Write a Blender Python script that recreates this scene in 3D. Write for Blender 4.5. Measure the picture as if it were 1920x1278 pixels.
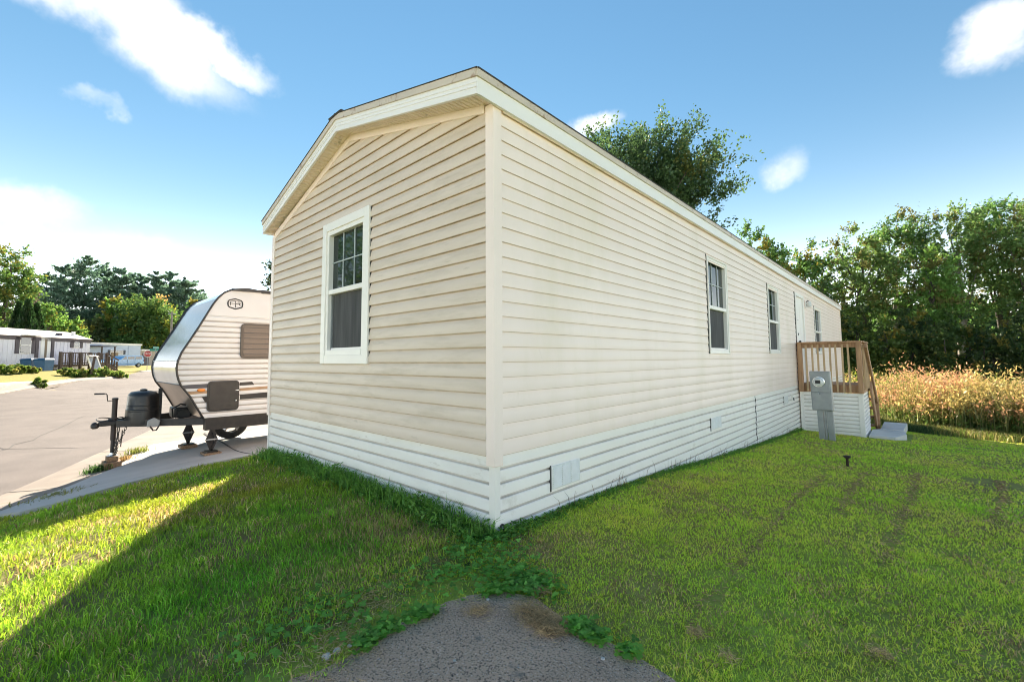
import bpy, bmesh, math, random
import numpy as np
from mathutils import Vector, Matrix

for _o in list(bpy.data.objects):
    bpy.data.objects.remove(_o)
SC = bpy.context.scene
COL = SC.collection
R = math.radians
rng = np.random.default_rng(11)
random.seed(5)

# ------------------------------------------------------------------ camera
F_PX, CY_PX = 828.375, 613.356            # focal length and principal row on the 1920 x 1278 frame
PITCH, ROLL, YAW = 0.0720205, -0.0067637, 0.7419632
CAM = Vector((2.0474, -2.0597, 0.6266))
FW = Vector((-math.sin(YAW) * math.cos(PITCH), math.cos(YAW) * math.cos(PITCH), math.sin(PITCH)))
_rt = Vector((math.cos(YAW), math.sin(YAW), 0))
_up = _rt.cross(FW)
RT = math.cos(ROLL) * _rt + math.sin(ROLL) * _up
UP = -math.sin(ROLL) * _rt + math.cos(ROLL) * _up
cam_data = bpy.data.cameras.new('camera')
cam_data.sensor_fit = 'HORIZONTAL'
cam_data.sensor_width = 36
cam_data.lens = F_PX / 1920 * 36
cam_data.shift_y = -(639 - CY_PX) / 1920
cam_data.clip_start = 0.05
cam_data.clip_end = 3000
cam = bpy.data.objects.new('camera', cam_data)
COL.objects.link(cam)
M = Matrix((RT, UP, -FW)).transposed().to_4x4()
M.translation = CAM
cam.matrix_world = M
SC.camera = cam


def ray(px, py):
    return FW + RT * ((px - 960) / F_PX) - UP * ((py - CY_PX) / F_PX)


def at(px, py, axis, val):
    d = ray(px, py)
    t = (val - CAM[axis]) / d[axis]
    return CAM + d * t


def at_dist(px, py, dist):
    d = ray(px, py)
    return CAM + d * (dist / math.hypot(d.x, d.y))


# ------------------------------------------------------------------ light
SUN_EL = R(30.8)
sun_dir = Vector((-0.83, 0.557, 0)).normalized() * math.cos(SUN_EL) + Vector((0, 0, math.sin(SUN_EL)))
SUN_ROT = math.atan2(sun_dir.x, sun_dir.y)   # from +Y towards +X
SKY_STRENGTH = 0.11
SUN_STRENGTH = 3.2
EXPOSURE = 2.5
sd = bpy.data.lights.new('sun', 'SUN')
sd.energy = SUN_STRENGTH
sd.angle = R(0.55)
sd.color = (1.0, 0.89, 0.72)
sun = bpy.data.objects.new('sun', sd)
COL.objects.link(sun)
sun.rotation_euler = (-sun_dir).to_track_quat('-Z', 'Y').to_euler()
sun.location = (0, 0, 60)

W = bpy.data.worlds.new('World')
SC.world = W
W.use_nodes = True
wn, wl = W.node_tree.nodes, W.node_tree.links
wn.clear()
w_out = wn.new('ShaderNodeOutputWorld')
w_bg = wn.new('ShaderNodeBackground')
w_bg.inputs['Strength'].default_value = SKY_STRENGTH
sky = wn.new('ShaderNodeTexSky')
sky.sky_type = 'NISHITA'
sky.sun_disc = False
sky.sun_elevation = SUN_EL
sky.sun_rotation = SUN_ROT
sky.air_density = 1.0
sky.dust_density = 0.0
sky.ozone_density = 1.2
w_tc = wn.new('ShaderNodeTexCoord')
w_nrm = wn.new('ShaderNodeVectorMath'); w_nrm.operation = 'NORMALIZE'
wl.new(w_tc.outputs['Generated'], w_nrm.inputs[0])
# behind the camera the sky carries on with the mirror image of the same scattered clouds
w_fd = wn.new('ShaderNodeVectorMath'); w_fd.operation = 'DOT_PRODUCT'; w_fd.inputs[1].default_value = Vector((FW.x, FW.y, 0)).normalized()
wl.new(w_nrm.outputs[0], w_fd.inputs[0])
w_mn = wn.new('ShaderNodeMath'); w_mn.operation = 'MINIMUM'; w_mn.inputs[1].default_value = 0.0
wl.new(w_fd.outputs['Value'], w_mn.inputs[0])
w_fs = wn.new('ShaderNodeVectorMath'); w_fs.operation = 'SCALE'; w_fs.inputs[0].default_value = Vector((FW.x, FW.y, 0)).normalized() * -2
wl.new(w_mn.outputs[0], w_fs.inputs['Scale'])
w_mir = wn.new('ShaderNodeVectorMath'); w_mir.operation = 'ADD'
wl.new(w_nrm.outputs[0], w_mir.inputs[0]); wl.new(w_fs.outputs[0], w_mir.inputs[1])
w_noise = wn.new('ShaderNodeTexNoise'); w_noise.inputs['Scale'].default_value = 5.0
w_noise.inputs['Detail'].default_value = 6.0; w_noise.inputs['Roughness'].default_value = 0.6
wl.new(w_mir.outputs[0], w_noise.inputs['Vector'])
w_sub = wn.new('ShaderNodeVectorMath'); w_sub.operation = 'SUBTRACT'; w_sub.inputs[1].default_value = (.5, .5, .5)
wl.new(w_noise.outputs['Color'], w_sub.inputs[0])
w_scl = wn.new('ShaderNodeVectorMath'); w_scl.operation = 'SCALE'; w_scl.inputs['Scale'].default_value = 0.15
wl.new(w_sub.outputs[0], w_scl.inputs[0])
w_add = wn.new('ShaderNodeVectorMath'); w_add.operation = 'ADD'
wl.new(w_mir.outputs[0], w_add.inputs[0]); wl.new(w_scl.outputs[0], w_add.inputs[1])


def wmath(op, a, b=None, clamp=False):
    n = wn.new('ShaderNodeMath'); n.operation = op; n.use_clamp = clamp
    for i, v in enumerate((a, b)):
        if v is None:
            continue
        if isinstance(v, (int, float)):
            n.inputs[i].default_value = v
        else:
            wl.new(v, n.inputs[i])
    return n.outputs[0]


def cloud(dirv, tilt, a, b, dens):
    c = dirv.normalized()
    u = c.cross(Vector((0, 0, 1))).normalized()
    v = u.cross(c).normalized()
    u2 = u * math.cos(tilt) + v * math.sin(tilt)
    v2 = -u * math.sin(tilt) + v * math.cos(tilt)
    def dot(vec):
        n = wn.new('ShaderNodeVectorMath'); n.operation = 'DOT_PRODUCT'
        wl.new(w_add.outputs[0], n.inputs[0]); n.inputs[1].default_value = vec
        return n.outputs['Value']
    du, dv = dot(u2 / a), dot(v2 / b)
    r = wmath('SQRT', wmath('ADD', wmath('MULTIPLY', du, du), wmath('MULTIPLY', dv, dv)))
    mr = wn.new('ShaderNodeMapRange'); mr.interpolation_type = 'SMOOTHSTEP'
    wl.new(r, mr.inputs['Value'])
    mr.inputs['From Min'].default_value = 0.30; mr.inputs['From Max'].default_value = 1.35
    mr.inputs['To Min'].default_value = dens; mr.inputs['To Max'].default_value = 0.0
    return mr.outputs[0]


def pxcloud(x, y, hw, hh, dens, tilt=0.0):
    d0 = ray(x, y).normalized()
    a = (ray(x + hw, y).normalized() - d0).length
    b = (ray(x, y + hh).normalized() - d0).length
    return cloud(d0, tilt, a, b, dens)


cl = [pxcloud(120, 8, 230, 55, .95, -.15), pxcloud(280, 70, 165, 75, 1.0, -.35), pxcloud(400, 95, 110, 32, .9, -.25),
      pxcloud(198, 217, 46, 16, .6), pxcloud(40, 385, 100, 46, .85), pxcloud(250, 470, 110, 40, .4),
      pxcloud(1120, 222, 52, 24, .85), pxcloud(1458, 306, 44, 34, .8), pxcloud(1915, 50, 75, 62, .9)]
tot = cl[0]
for c_ in cl[1:]:
    tot = wmath('MAXIMUM', tot, c_)
w_tint = wn.new('ShaderNodeMixRGB'); w_tint.blend_type = 'MULTIPLY'; w_tint.inputs['Fac'].default_value = 1.0
w_tint.inputs['Color2'].default_value = (.39, .555, .575, 1)
# soft shoulder: the pale band above the horizon keeps its blue
w_k = wn.new('ShaderNodeVectorMath'); w_k.operation = 'MULTIPLY_ADD'; w_k.inputs[1].default_value = (.25, .22, .18); w_k.inputs[2].default_value = (1, 1, 1)
wl.new(sky.outputs['Color'], w_k.inputs[0])
w_dv = wn.new('ShaderNodeVectorMath'); w_dv.operation = 'DIVIDE'
wl.new(sky.outputs['Color'], w_dv.inputs[0]); wl.new(w_k.outputs[0], w_dv.inputs[1])
w_gm = wn.new('ShaderNodeGamma'); w_gm.inputs['Gamma'].default_value = 1.2
w_n1 = wn.new('ShaderNodeVectorMath'); w_n1.operation = 'SCALE'; w_n1.inputs['Scale'].default_value = 1 / 4.6
w_n2 = wn.new('ShaderNodeVectorMath'); w_n2.operation = 'SCALE'; w_n2.inputs['Scale'].default_value = 4.6
wl.new(w_dv.outputs[0], w_n1.inputs[0]); wl.new(w_n1.outputs[0], w_gm.inputs['Color']); wl.new(w_gm.outputs['Color'], w_n2.inputs[0])
wl.new(w_n2.outputs[0], w_tint.inputs['Color1'])
# bright haze hugging the horizon all round, strengthened as fill for the shaded walls
w_sep = wn.new('ShaderNodeSeparateXYZ'); wl.new(w_nrm.outputs[0], w_sep.inputs[0])
w_hz = wmath('MULTIPLY', wmath('POWER', 2.71828, wmath('MULTIPLY', wmath('MAXIMUM', w_sep.outputs['Z'], 0.0), -13.0)), 13.0)
w_hc = wn.new('ShaderNodeVectorMath'); w_hc.operation = 'SCALE'; w_hc.inputs[0].default_value = (1.0, .93, .86)
wl.new(w_hz, w_hc.inputs['Scale'])
w_ha = wn.new('ShaderNodeVectorMath'); w_ha.operation = 'ADD'
wl.new(w_tint.outputs['Color'], w_ha.inputs[0]); wl.new(w_hc.outputs[0], w_ha.inputs[1])
w_mix = wn.new('ShaderNodeMixRGB')
w_cr = wn.new('ShaderNodeMapRange'); wl.new(w_noise.outputs['Fac'], w_cr.inputs['Value'])
w_cr.inputs['From Min'].default_value = .36; w_cr.inputs['From Max'].default_value = .58; w_cr.inputs['To Min'].default_value = .25
wl.new(wmath('MULTIPLY', tot, w_cr.outputs[0]), w_mix.inputs['Fac'])
wl.new(w_ha.outputs[0], w_mix.inputs['Color1'])
w_mix.inputs['Color2'].default_value = (2.45, 2.38, 2.32, 1)
wl.new(w_mix.outputs['Color'], w_bg.inputs['Color'])
wl.new(w_bg.outputs[0], w_out.inputs['Surface'])

W.cycles.sampling_method = 'MANUAL'
W.cycles.sample_map_resolution = 256
SC.view_settings.view_transform = 'Standard'
SC.view_settings.look = 'None'
SC.view_settings.exposure = EXPOSURE
SC.view_settings.gamma = 1
SC.view_settings.use_curve_mapping = False
SC.render.engine = 'CYCLES'
SC.cycles.use_denoising = True
SC.cycles.filter_width = 1.0
SC.cycles.max_bounces = 12
SC.cycles.diffuse_bounces = 9
SC.cycles.transparent_max_bounces = 12
SC.cycles.sample_clamp_indirect = 10

# ------------------------------------------------------------------ materials
MATS = {}


def mat(name, c1, c2=None, rough=0.6, scale=6.0, detail=5.0, bump=0.0, bscale=60.0, metal=0.0, spec=0.5,
        stretch=(1, 1, 1), lo=0.35, hi=0.65, coat=0.0, spots=None):
    """Principled surface whose colour wanders between c1 and c2; optional dirt spots (colour, scale, threshold)."""
    if name in MATS:
        return MATS[name]
    m = bpy.data.materials.new(name)
    m.use_nodes = True
    nt = m.node_tree
    b = nt.nodes['Principled BSDF']
    b.inputs['Roughness'].default_value = rough
    b.inputs['Metallic'].default_value = metal
    b.inputs['Specular IOR Level'].default_value = spec
    b.inputs['Coat Weight'].default_value = coat
    b.inputs['Coat Roughness'].default_value = 0.05
    geo = nt.nodes.new('ShaderNodeNewGeometry')
    mp = nt.nodes.new('ShaderNodeMapping')
    mp.inputs['Scale'].default_value = stretch
    nt.links.new(geo.outputs['Position'], mp.inputs['Vector'])
    c2 = c2 or tuple(x * 0.86 for x in c1)
    ns = nt.nodes.new('ShaderNodeTexNoise')
    ns.inputs['Scale'].default_value = scale
    ns.inputs['Detail'].default_value = detail
    nt.links.new(mp.outputs[0], ns.inputs['Vector'])
    mr = nt.nodes.new('ShaderNodeMapRange')
    mr.inputs['From Min'].default_value = lo
    mr.inputs['From Max'].default_value = hi
    nt.links.new(ns.outputs['Fac'], mr.inputs['Value'])
    mx = nt.nodes.new('ShaderNodeMixRGB')
    mx.inputs['Color1'].default_value = (*c1, 1)
    mx.inputs['Color2'].default_value = (*c2, 1)
    nt.links.new(mr.outputs[0], mx.inputs['Fac'])
    out = mx.outputs['Color']
    for sp in (spots or ()):
        col, ss, th = sp[:3]
        n2 = nt.nodes.new('ShaderNodeTexNoise')
        n2.inputs['Scale'].default_value = ss
        n2.inputs['Detail'].default_value = 8
        n2.inputs['Roughness'].default_value = .65
        nt.links.new(mp.outputs[0], n2.inputs['Vector'])
        m2 = nt.nodes.new('ShaderNodeMapRange')
        m2.inputs['From Min'].default_value = th
        m2.inputs['From Max'].default_value = th + (sp[3] if len(sp) > 3 else .06)
        nt.links.new(n2.outputs['Fac'], m2.inputs['Value'])
        x2 = nt.nodes.new('ShaderNodeMixRGB')
        x2.inputs['Color2'].default_value = (*col, 1)
        nt.links.new(m2.outputs[0], x2.inputs['Fac'])
        nt.links.new(out, x2.inputs['Color1'])
        out = x2.outputs['Color']
    nt.links.new(out, b.inputs['Base Color'])
    if bump:
        nb = nt.nodes.new('ShaderNodeTexNoise')
        nb.inputs['Scale'].default_value = bscale
        nb.inputs['Detail'].default_value = 4
        nt.links.new(mp.outputs[0], nb.inputs['Vector'])
        bp = nt.nodes.new('ShaderNodeBump')
        bp.inputs['Strength'].default_value = bump
        bp.inputs['Distance'].default_value = 0.02
        nt.links.new(nb.outputs['Fac'], bp.inputs['Height'])
        nt.links.new(bp.outputs[0], b.inputs['Normal'])
    MATS[name] = m
    return m


def leaf_mat(name, transl=0.4, rough=0.6, gloss=0.06):
    """Foliage: colour from the mesh attribute 'tint', partly translucent."""
    if name in MATS:
        return MATS[name]
    m = bpy.data.materials.new(name)
    m.use_nodes = True
    nt = m.node_tree
    nt.nodes.clear()
    o = nt.nodes.new('ShaderNodeOutputMaterial')
    at_ = nt.nodes.new('ShaderNodeAttribute'); at_.attribute_name = 'tint'
    d = nt.nodes.new('ShaderNodeBsdfDiffuse')
    t = nt.nodes.new('ShaderNodeBsdfTranslucent')
    g = nt.nodes.new('ShaderNodeBsdfGlossy'); g.inputs['Roughness'].default_value = rough * .7
    hs = nt.nodes.new('ShaderNodeHueSaturation'); hs.inputs['Hue'].default_value = .485
    hs.inputs['Value'].default_value = 1.35; hs.inputs['Saturation'].default_value = 1.05
    nt.links.new(at_.outputs['Color'], d.inputs['Color'])
    nt.links.new(at_.outputs['Color'], hs.inputs['Color'])
    nt.links.new(hs.outputs['Color'], t.inputs['Color'])
    m1 = nt.nodes.new('ShaderNodeMixShader'); m1.inputs['Fac'].default_value = transl
    nt.links.new(d.outputs[0], m1.inputs[1]); nt.links.new(t.outputs[0], m1.inputs[2])
    m2 = nt.nodes.new('ShaderNodeMixShader'); m2.inputs['Fac'].default_value = gloss
    nt.links.new(m1.outputs[0], m2.inputs[1]); nt.links.new(g.outputs[0], m2.inputs[2])
    nt.links.new(m2.outputs[0], o.inputs['Surface'])
    MATS[name] = m
    return m


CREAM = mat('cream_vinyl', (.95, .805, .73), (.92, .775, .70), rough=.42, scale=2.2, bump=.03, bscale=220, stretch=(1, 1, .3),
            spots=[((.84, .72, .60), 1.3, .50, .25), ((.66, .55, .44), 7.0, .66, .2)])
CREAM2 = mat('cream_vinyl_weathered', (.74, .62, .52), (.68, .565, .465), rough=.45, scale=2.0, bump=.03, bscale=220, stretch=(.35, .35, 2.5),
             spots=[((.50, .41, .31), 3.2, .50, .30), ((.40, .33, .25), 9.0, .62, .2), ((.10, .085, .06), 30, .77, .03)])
WHITE = mat('white_vinyl', (.90, .86, .81), (.87, .83, .78), rough=.38, scale=3)
WHITETRIM = mat('white_aluminium_trim', (.91, .875, .86), (.87, .835, .82), rough=.4, scale=2.2, stretch=(.4, .4, 3))
SKIRT = mat('white_metal_skirting', (.96, .92, .885), (.93, .89, .85), rough=.4, scale=2.5, stretch=(1, 1, 1),
            spots=[((.66, .61, .54), 4, .60, .2), ((.12, .09, .06), 32, .75, .03)])
SKIRTD = mat('dirty_white_skirting', (.92, .895, .86), (.85, .82, .78), rough=.45, scale=3.5, stretch=(.6, .6, 2),
             spots=[((.50, .44, .37), 5, .60, .2), ((.22, .16, .11), 20, .68, .05)])
SOFFIT = mat('tan_soffit', (.86, .73, .60), (.79, .66, .53), rough=.5, scale=5, spots=[((.45, .38, .3), 9, .6, .1)])
SHINGLE = mat('dark_shingle', (.075, .065, .06), (.04, .036, .034), rough=.9, scale=30, bump=.5, bscale=150)
DRIP = mat('tan_drip_edge', (.66, .56, .46), (.58, .50, .42), rough=.5, scale=4, spots=[((.40, .27, .18), 8, .58, .08)])
SHEATH = mat('dark_sheathing', (.12, .10, .08), (.08, .07, .06), rough=.9)
SCREEN = mat('charcoal_insect_screen', (.030, .031, .033), (.085, .085, .088), rough=.75, scale=3.0, lo=.25, hi=.8, stretch=(7, 7, .7), bump=.05, bscale=500)
BLACK = mat('black_painted_steel', (.012, .012, .013), (.025, .022, .02), rough=.45, scale=14, bump=.1, bscale=120)
BLACKPL = mat('black_plastic', (.014, .014, .015), (.022, .022, .022), rough=.38, scale=10, bump=.12, bscale=160)
RUBBER = mat('tyre_rubber', (.02, .02, .02), (.03, .03, .03), rough=.85, scale=20)
GALV = mat('galvanised_grey', (.34, .355, .36), (.28, .295, .30), rough=.45, scale=7, metal=.25, spots=[((.2, .2, .2), 10, .66, .08)])
CHROME = mat('bright_metal', (.7, .7, .7), (.6, .6, .6), rough=.2, metal=1.0)
CEDAR = mat('cedar_wood', (.50, .29, .155), (.36, .20, .105), rough=.7, scale=5, stretch=(6, 6, .6), bump=.2, bscale=40,
            spots=[((.16, .09, .05), 9, .64, .1)])
CEDARL = mat('light_cedar_wood', (.62, .43, .25), (.50, .33, .18), rough=.7, scale=5, stretch=(6, 6, .6), bump=.2, bscale=40)
BLOCK = mat('weathered_block_wood', (.30, .20, .12), (.16, .10, .06), rough=.85, scale=12, stretch=(.8, 6, 6), bump=.4, bscale=50)
OLDWOOD = mat('weathered_dark_wood', (.13, .09, .07), (.08, .055, .045), rough=.85, scale=8, bump=.3)
CONC = mat('pale_concrete', (.48, .455, .425), (.40, .38, .355), rough=.85, scale=1.6, bump=.25, bscale=110,
           spots=[((.24, .23, .22), 3.2, .62, .10), ((.16, .15, .14), 45, .72, .04)])
GUTTER = mat('tan_concrete_gutter', (.27, .225, .185), (.21, .17, .14), rough=.88, scale=2.0, bump=.3, bscale=120,
             spots=[((.28, .17, .10), 2.4, .64, .08), ((.20, .17, .15), 40, .72, .04)])
ROADM = mat('sunbleached_asphalt', (.15, .122, .11), (.115, .094, .085), rough=.92, scale=1.2, bump=.4, bscale=130,
            spots=[((.24, .205, .19), 55, .60, .05), ((.07, .058, .054), 60, .62, .04), ((.10, .084, .078), .55, .60, .12), ((.16, .11, .075), 1.1, .68, .05)])
GLASS = mat('dark_window_glass', (.010, .018, .016), (.028, .045, .040), rough=.03, scale=3, spec=.32)
GLASSF = mat('far_window_glass', (.03, .03, .032), (.06, .06, .06), rough=.08, scale=3, spec=.6)
BARK = mat('grey_bark', (.11, .09, .075), (.06, .05, .04), rough=.95, scale=9, stretch=(1, 1, .25), bump=.6, bscale=20)
PALEBARK = mat('pale_bark', (.30, .27, .23), (.18, .16, .13), rough=.95, scale=9, stretch=(1, 1, .3), bump=.5, bscale=20)
LEAF = leaf_mat('foliage', .48, .6, .03)
GRASSM = leaf_mat('grass_blade', .5, .5, .02)

# ------------------------------------------------------------------ mesh helpers


class MB:
    def __init__(s):
        s.v, s.f = [], []

    def quad(s, a, b, c, d):
        n = len(s.v); s.v += [tuple(a), tuple(b), tuple(c), tuple(d)]; s.f.append((n, n + 1, n + 2, n + 3)); return s

    def hexa(s, p):
        n = len(s.v); s.v += [tuple(q) for q in p]
        for f in ((0, 3, 2, 1), (4, 5, 6, 7), (0, 1, 5, 4), (1, 2, 6, 5), (2, 3, 7, 6), (3, 0, 4, 7)):
            s.f.append(tuple(n + i for i in f))
        return s

    def box(s, x0, x1, y0, y1, z0, z1):
        return s.hexa([(x0, y0, z0), (x1, y0, z0), (x1, y1, z0), (x0, y1, z0), (x0, y0, z1), (x1, y0, z1), (x1, y1, z1), (x0, y1, z1)])

    def beam(s, p, q, w, h, up=(0, 0, 1)):
        p, q = Vector(p), Vector(q); d = (q - p).normalized(); u = Vector(up)
        sx = d.cross(u).normalized(); uz = sx.cross(d).normalized()
        a, b = sx * w / 2, uz * h / 2
        return s.hexa([p - a - b, p + a - b, q + a - b, q - a - b, p - a + b, p + a + b, q + a + b, q - a + b])

    def prism(s, pts, vec):
        vec = Vector(vec); n = len(s.v); k = len(pts)
        s.v += [tuple(p) for p in pts] + [tuple(Vector(p) + vec) for p in pts]
        s.f.append(tuple(range(n + k - 1, n - 1, -1))); s.f.append(tuple(range(n + k, n + 2 * k)))
        for i in range(k):
            j = (i + 1) % k
            s.f.append((n + i, n + j, n + k + j, n + k + i))
        return s

    def rings(s, rings, cap=True, closed=True):
        n = len(s.v); k = len(rings[0])
        for r in rings:
            s.v += [tuple(p) for p in r]
        for a in range(len(rings) - 1):
            for i in range(k if closed else k - 1):
                j = (i + 1) % k
                s.f.append((n + a * k + i, n + a * k + j, n + (a + 1) * k + j, n + (a + 1) * k + i))
        if cap and closed:
            s.f.append(tuple(range(n + k - 1, n - 1, -1)))
            m = n + (len(rings) - 1) * k
            s.f.append(tuple(range(m, m + k)))
        return s

    def cyl(s, p, q, r0, r1=None, n=10):
        return s.tube([p, q], [r0, r0 if r1 is None else r1], n)

    def tube(s, pts, r, n=8, loop=False):
        pts = [Vector(p) for p in pts]
        if not isinstance(r, (list, tuple)):
            r = [r] * len(pts)
        rings = []
        ref = None
        for i, p in enumerate(pts):
            if loop:
                d = pts[(i + 1) % len(pts)] - pts[i - 1]
            else:
                d = pts[min(i + 1, len(pts) - 1)] - pts[max(i - 1, 0)]
            d.normalize()
            if ref is None:
                ref = d.orthogonal().normalized()
            a = (ref - d * ref.dot(d))
            a = a.normalized() if a.length > 1e-4 else d.orthogonal().normalized()
            ref = a
            b = d.cross(a)
            rings.append([p + (a * math.cos(2 * math.pi * k / n) + b * math.sin(2 * math.pi * k / n)) * r[i] for k in range(n)])
        if loop:
            rings.append(rings[0])
        return s.rings(rings, cap=not loop)

    def lathe(s, c, prof, n=16, sx=1.0, sy=1.0):
        c = Vector(c)
        rings = [[c + Vector((math.cos(2 * math.pi * k / n) * r * sx, math.sin(2 * math.pi * k / n) * r * sy, z)) for k in range(n)] for r, z in prof]
        return s.rings(rings)

    def build(s, name, m, parent=None, smooth=False, bevel=0.0, seg=1):
        me = bpy.data.meshes.new(name)
        me.from_pydata(s.v, [], s.f)
        me.validate()
        bm = bmesh.new(); bm.from_mesh(me)
        bmesh.ops.remove_doubles(bm, verts=bm.verts, dist=1e-5)
        bmesh.ops.recalc_face_normals(bm, faces=bm.faces)
        if bevel:
            bmesh.ops.bevel(bm, geom=list(bm.edges), offset=bevel, segments=seg, affect='EDGES', clamp_overlap=True)
        bm.to_mesh(me); bm.free()
        me.materials.append(m)
        if smooth:
            me.polygons.foreach_set('use_smooth', [True] * len(me.polygons))
            if smooth == 'auto':
                me.set_sharp_from_angle(angle=R(40))
        o = bpy.data.objects.new(name, me)
        COL.objects.link(o)
        if parent is not None:
            o.parent = parent
            if parent.type == 'EMPTY' and not parent.get('_local'):
                o.location = -parent.location
        return o


def np_mesh(name, V, F, m, tint=None, parent=None):
    """Big mesh straight from numpy: V (n,3), F (k,3|4)."""
    V = np.ascontiguousarray(V, dtype=np.float32); F = np.ascontiguousarray(F, dtype=np.int32)
    me = bpy.data.meshes.new(name)
    k, c = F.shape
    me.vertices.add(len(V)); me.vertices.foreach_set('co', V.ravel())
    me.loops.add(k * c); me.loops.foreach_set('vertex_index', F.ravel())
    me.polygons.add(k)
    me.polygons.foreach_set('loop_start', np.arange(0, k * c, c, dtype=np.int32))
    me.update(calc_edges=True)
    if tint is not None:
        a = me.color_attributes.new('tint', 'FLOAT_COLOR', 'POINT')
        rgba = np.ones((len(V), 4), dtype=np.float32); rgba[:, :3] = tint
        a.data.foreach_set('color', rgba.ravel())
    me.materials.append(m)
    o = bpy.data.objects.new(name, me)
    COL.objects.link(o)
    if parent is not None:
        o.parent = parent
        if parent.type == 'EMPTY':
            o.location = -parent.location
    return o


def paint(o, m2, test):
    """second material on the faces that pass the test (shadow lines painted into grooves and laps)"""
    o.data.materials.append(m2)
    for p in o.data.polygons:
        if test(p):
            p.material_index = 1
    return o


BROWNSHADE = mat('brown_joint_shade', (.36, .28, .205), (.25, .195, .14), rough=.9, scale=12)  # darker colours that paint the shade of laps and grooves
LAPSHADE = mat('tan_brown_lap_shade', (.66, .52, .385), (.52, .405, .295), rough=.9, scale=9)
TANSHADE = mat('tan_lap_shade', (.72, .575, .45), (.62, .49, .38), rough=.8, scale=6)
GREYSHADE = mat('grey_groove_shade', (.72, .675, .62), (.62, .58, .53), rough=.8, scale=5)


def thing(name, label, cat, loc, group=None):
    o = bpy.data.objects.new(name, None)
    o.empty_display_size = .2
    COL.objects.link(o)
    o.location = loc
    return tag(o, label, cat, group)


def tag(o, label, cat, group=None):
    o['label'] = label; o['category'] = cat
    if group:
        o['group'] = group
    return o


def kind(o, k, label=None):
    o['kind'] = k
    if label:
        o['label'] = label
    return o


# ------------------------------------------------------------------ terrain
RD = Vector((-0.92, 0.39)); RN = Vector((0.39, 0.92))


def rz(s):
    return -1.15 + 0.0085 * max(s - 5.5, -8)


ctrl = [(0, 0, -.50), (0, 1.5, -.515), (0, 3.4, -.635), (0, 6, -.80), (0, 9.6, -.985), (0, 14, -1.24), (0, 18, -1.52),
        (3.5, 0, -.52), (3.5, 3, -.63), (3.5, 6, -.84), (3.5, 9, -1.03), (3.5, 12, -1.28), (3.8, 13.6, -1.46), (4, 15.2, -1.66), (2, 15.5, -1.60), (1.4, 4.9, -.745), (1.2, 11, -1.16),
        (8, 0, -.62), (8, 6, -.95), (9, 12, -1.55), (2, -2, -.52), (.8, -.8, -.505), (2, -6, -.62), (10, -6, -.7), (20, 0, -.9),
        (-2, 0, -.50), (-3.97, 0, -.55), (-2, -1, -.51), (-2.9, -.8, -.56), (-1, -2.1, -.58), (-2.5, -2.4, -.67), (-3.3, -2.0, -.72),
        (-4.55, .1, -.67), (-4.6, -.44, -.70), (-4.6, -.93, -.74), (-4.6, -1.35, -.78), (-4.6, -1.8, -.87),
        (-5.5, 0, -.82), (-6.5, 0, -.93), (-7.8, 0, -.96), (-7.5, -1.08, -1.08), (-6.3, -1.2, -1.0), (-5.3, -1.6, -.95), (-5.5, -2.4, -1.06), (-8.4, .8, -.98), (-6, 3, -.85), (-8, 6, -.9), (-6, 10, -1.0),
        (-1, -4.5, -.95), (5, -7.5, -.95),
        (5, 20, -1.8), (10, 26, -1.85), (0, 26, -1.75), (-3, 34, -1.7), (15, 38, -1.8), (35, 40, -1.8), (40, 15, -1.7), (-10, 45, -1.2), (-14, 14, -1.0), (-22, 22, -.8)]
for s_ in (-8, 0, 5, 10, 18, 30, 45, 65, 90):
    for n_ in (-4.8, -9.0, -13.3 - max(0, (s_ - 24) * .095)):
        p_ = RD * s_ + RN * n_
        ctrl.append((p_.x, p_.y, rz(s_)))
for px, dist, z in ((30, 54, 0.0), (170, 60, -.1), (0, 48, -.05), (100, 50, -.12), (30, 75, .2), (170, 80, 0), (240, 82, -.05), (300, 90, .0), (250, 60, -.35), (200, 52, -.3), (120, 42, -.55), (30, 35, -.45)):
    q_ = at_dist(px, 680, dist)
    ctrl.append((q_.x, q_.y, z))
for a_ in range(0, 360, 20):
    ctrl.append((150 * math.cos(R(a_)), 150 * math.sin(R(a_)), -.2 if math.cos(R(a_)) < .3 else -1.2))
ctrl = np.array(ctrl)
_c = 1.0


def _phi(r2):
    return np.sqrt(r2 + _c)


_A = _phi(((ctrl[:, None, :2] - ctrl[None, :, :2]) ** 2).sum(-1)) - np.eye(len(ctrl)) * .05
_n = len(ctrl)
_B = np.zeros((_n + 1, _n + 1)); _B[:_n, :_n] = _A; _B[:_n, _n] = 1; _B[_n, :_n] = 1
_w = np.linalg.solve(_B, np.append(ctrl[:, 2], 0))


def ground(x, y):
    x = np.atleast_1d(np.asarray(x, float)); y = np.atleast_1d(np.asarray(y, float))
    z = np.empty_like(x).ravel(); xf, yf = x.ravel(), y.ravel()
    for i in range(0, len(xf), 40000):
        sl = slice(i, i + 40000)
        r2 = (xf[sl, None] - ctrl[None, :, 0]) ** 2 + (yf[sl, None] - ctrl[None, :, 1]) ** 2
        z[sl] = _phi(r2) @ _w[:_n] + _w[_n]
    rr = np.hypot(xf, yf); t = np.clip((rr - 130) / 60, 0, 1)
    z = z * (1 - t) + (-.4) * t
    return z.reshape(x.shape)


def gz(x, y):
    return float(ground([x], [y])[0])


def on_ground(px, py, guess=-.6):
    """pixel -> point on the terrain (fixed-point search)."""
    z = guess
    for _ in range(40):
        p = at(px, py, 2, z)
        z = .5 * z + .5 * gz(p.x, p.y)
    return Vector((p.x, p.y, gz(p.x, p.y)))


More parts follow.
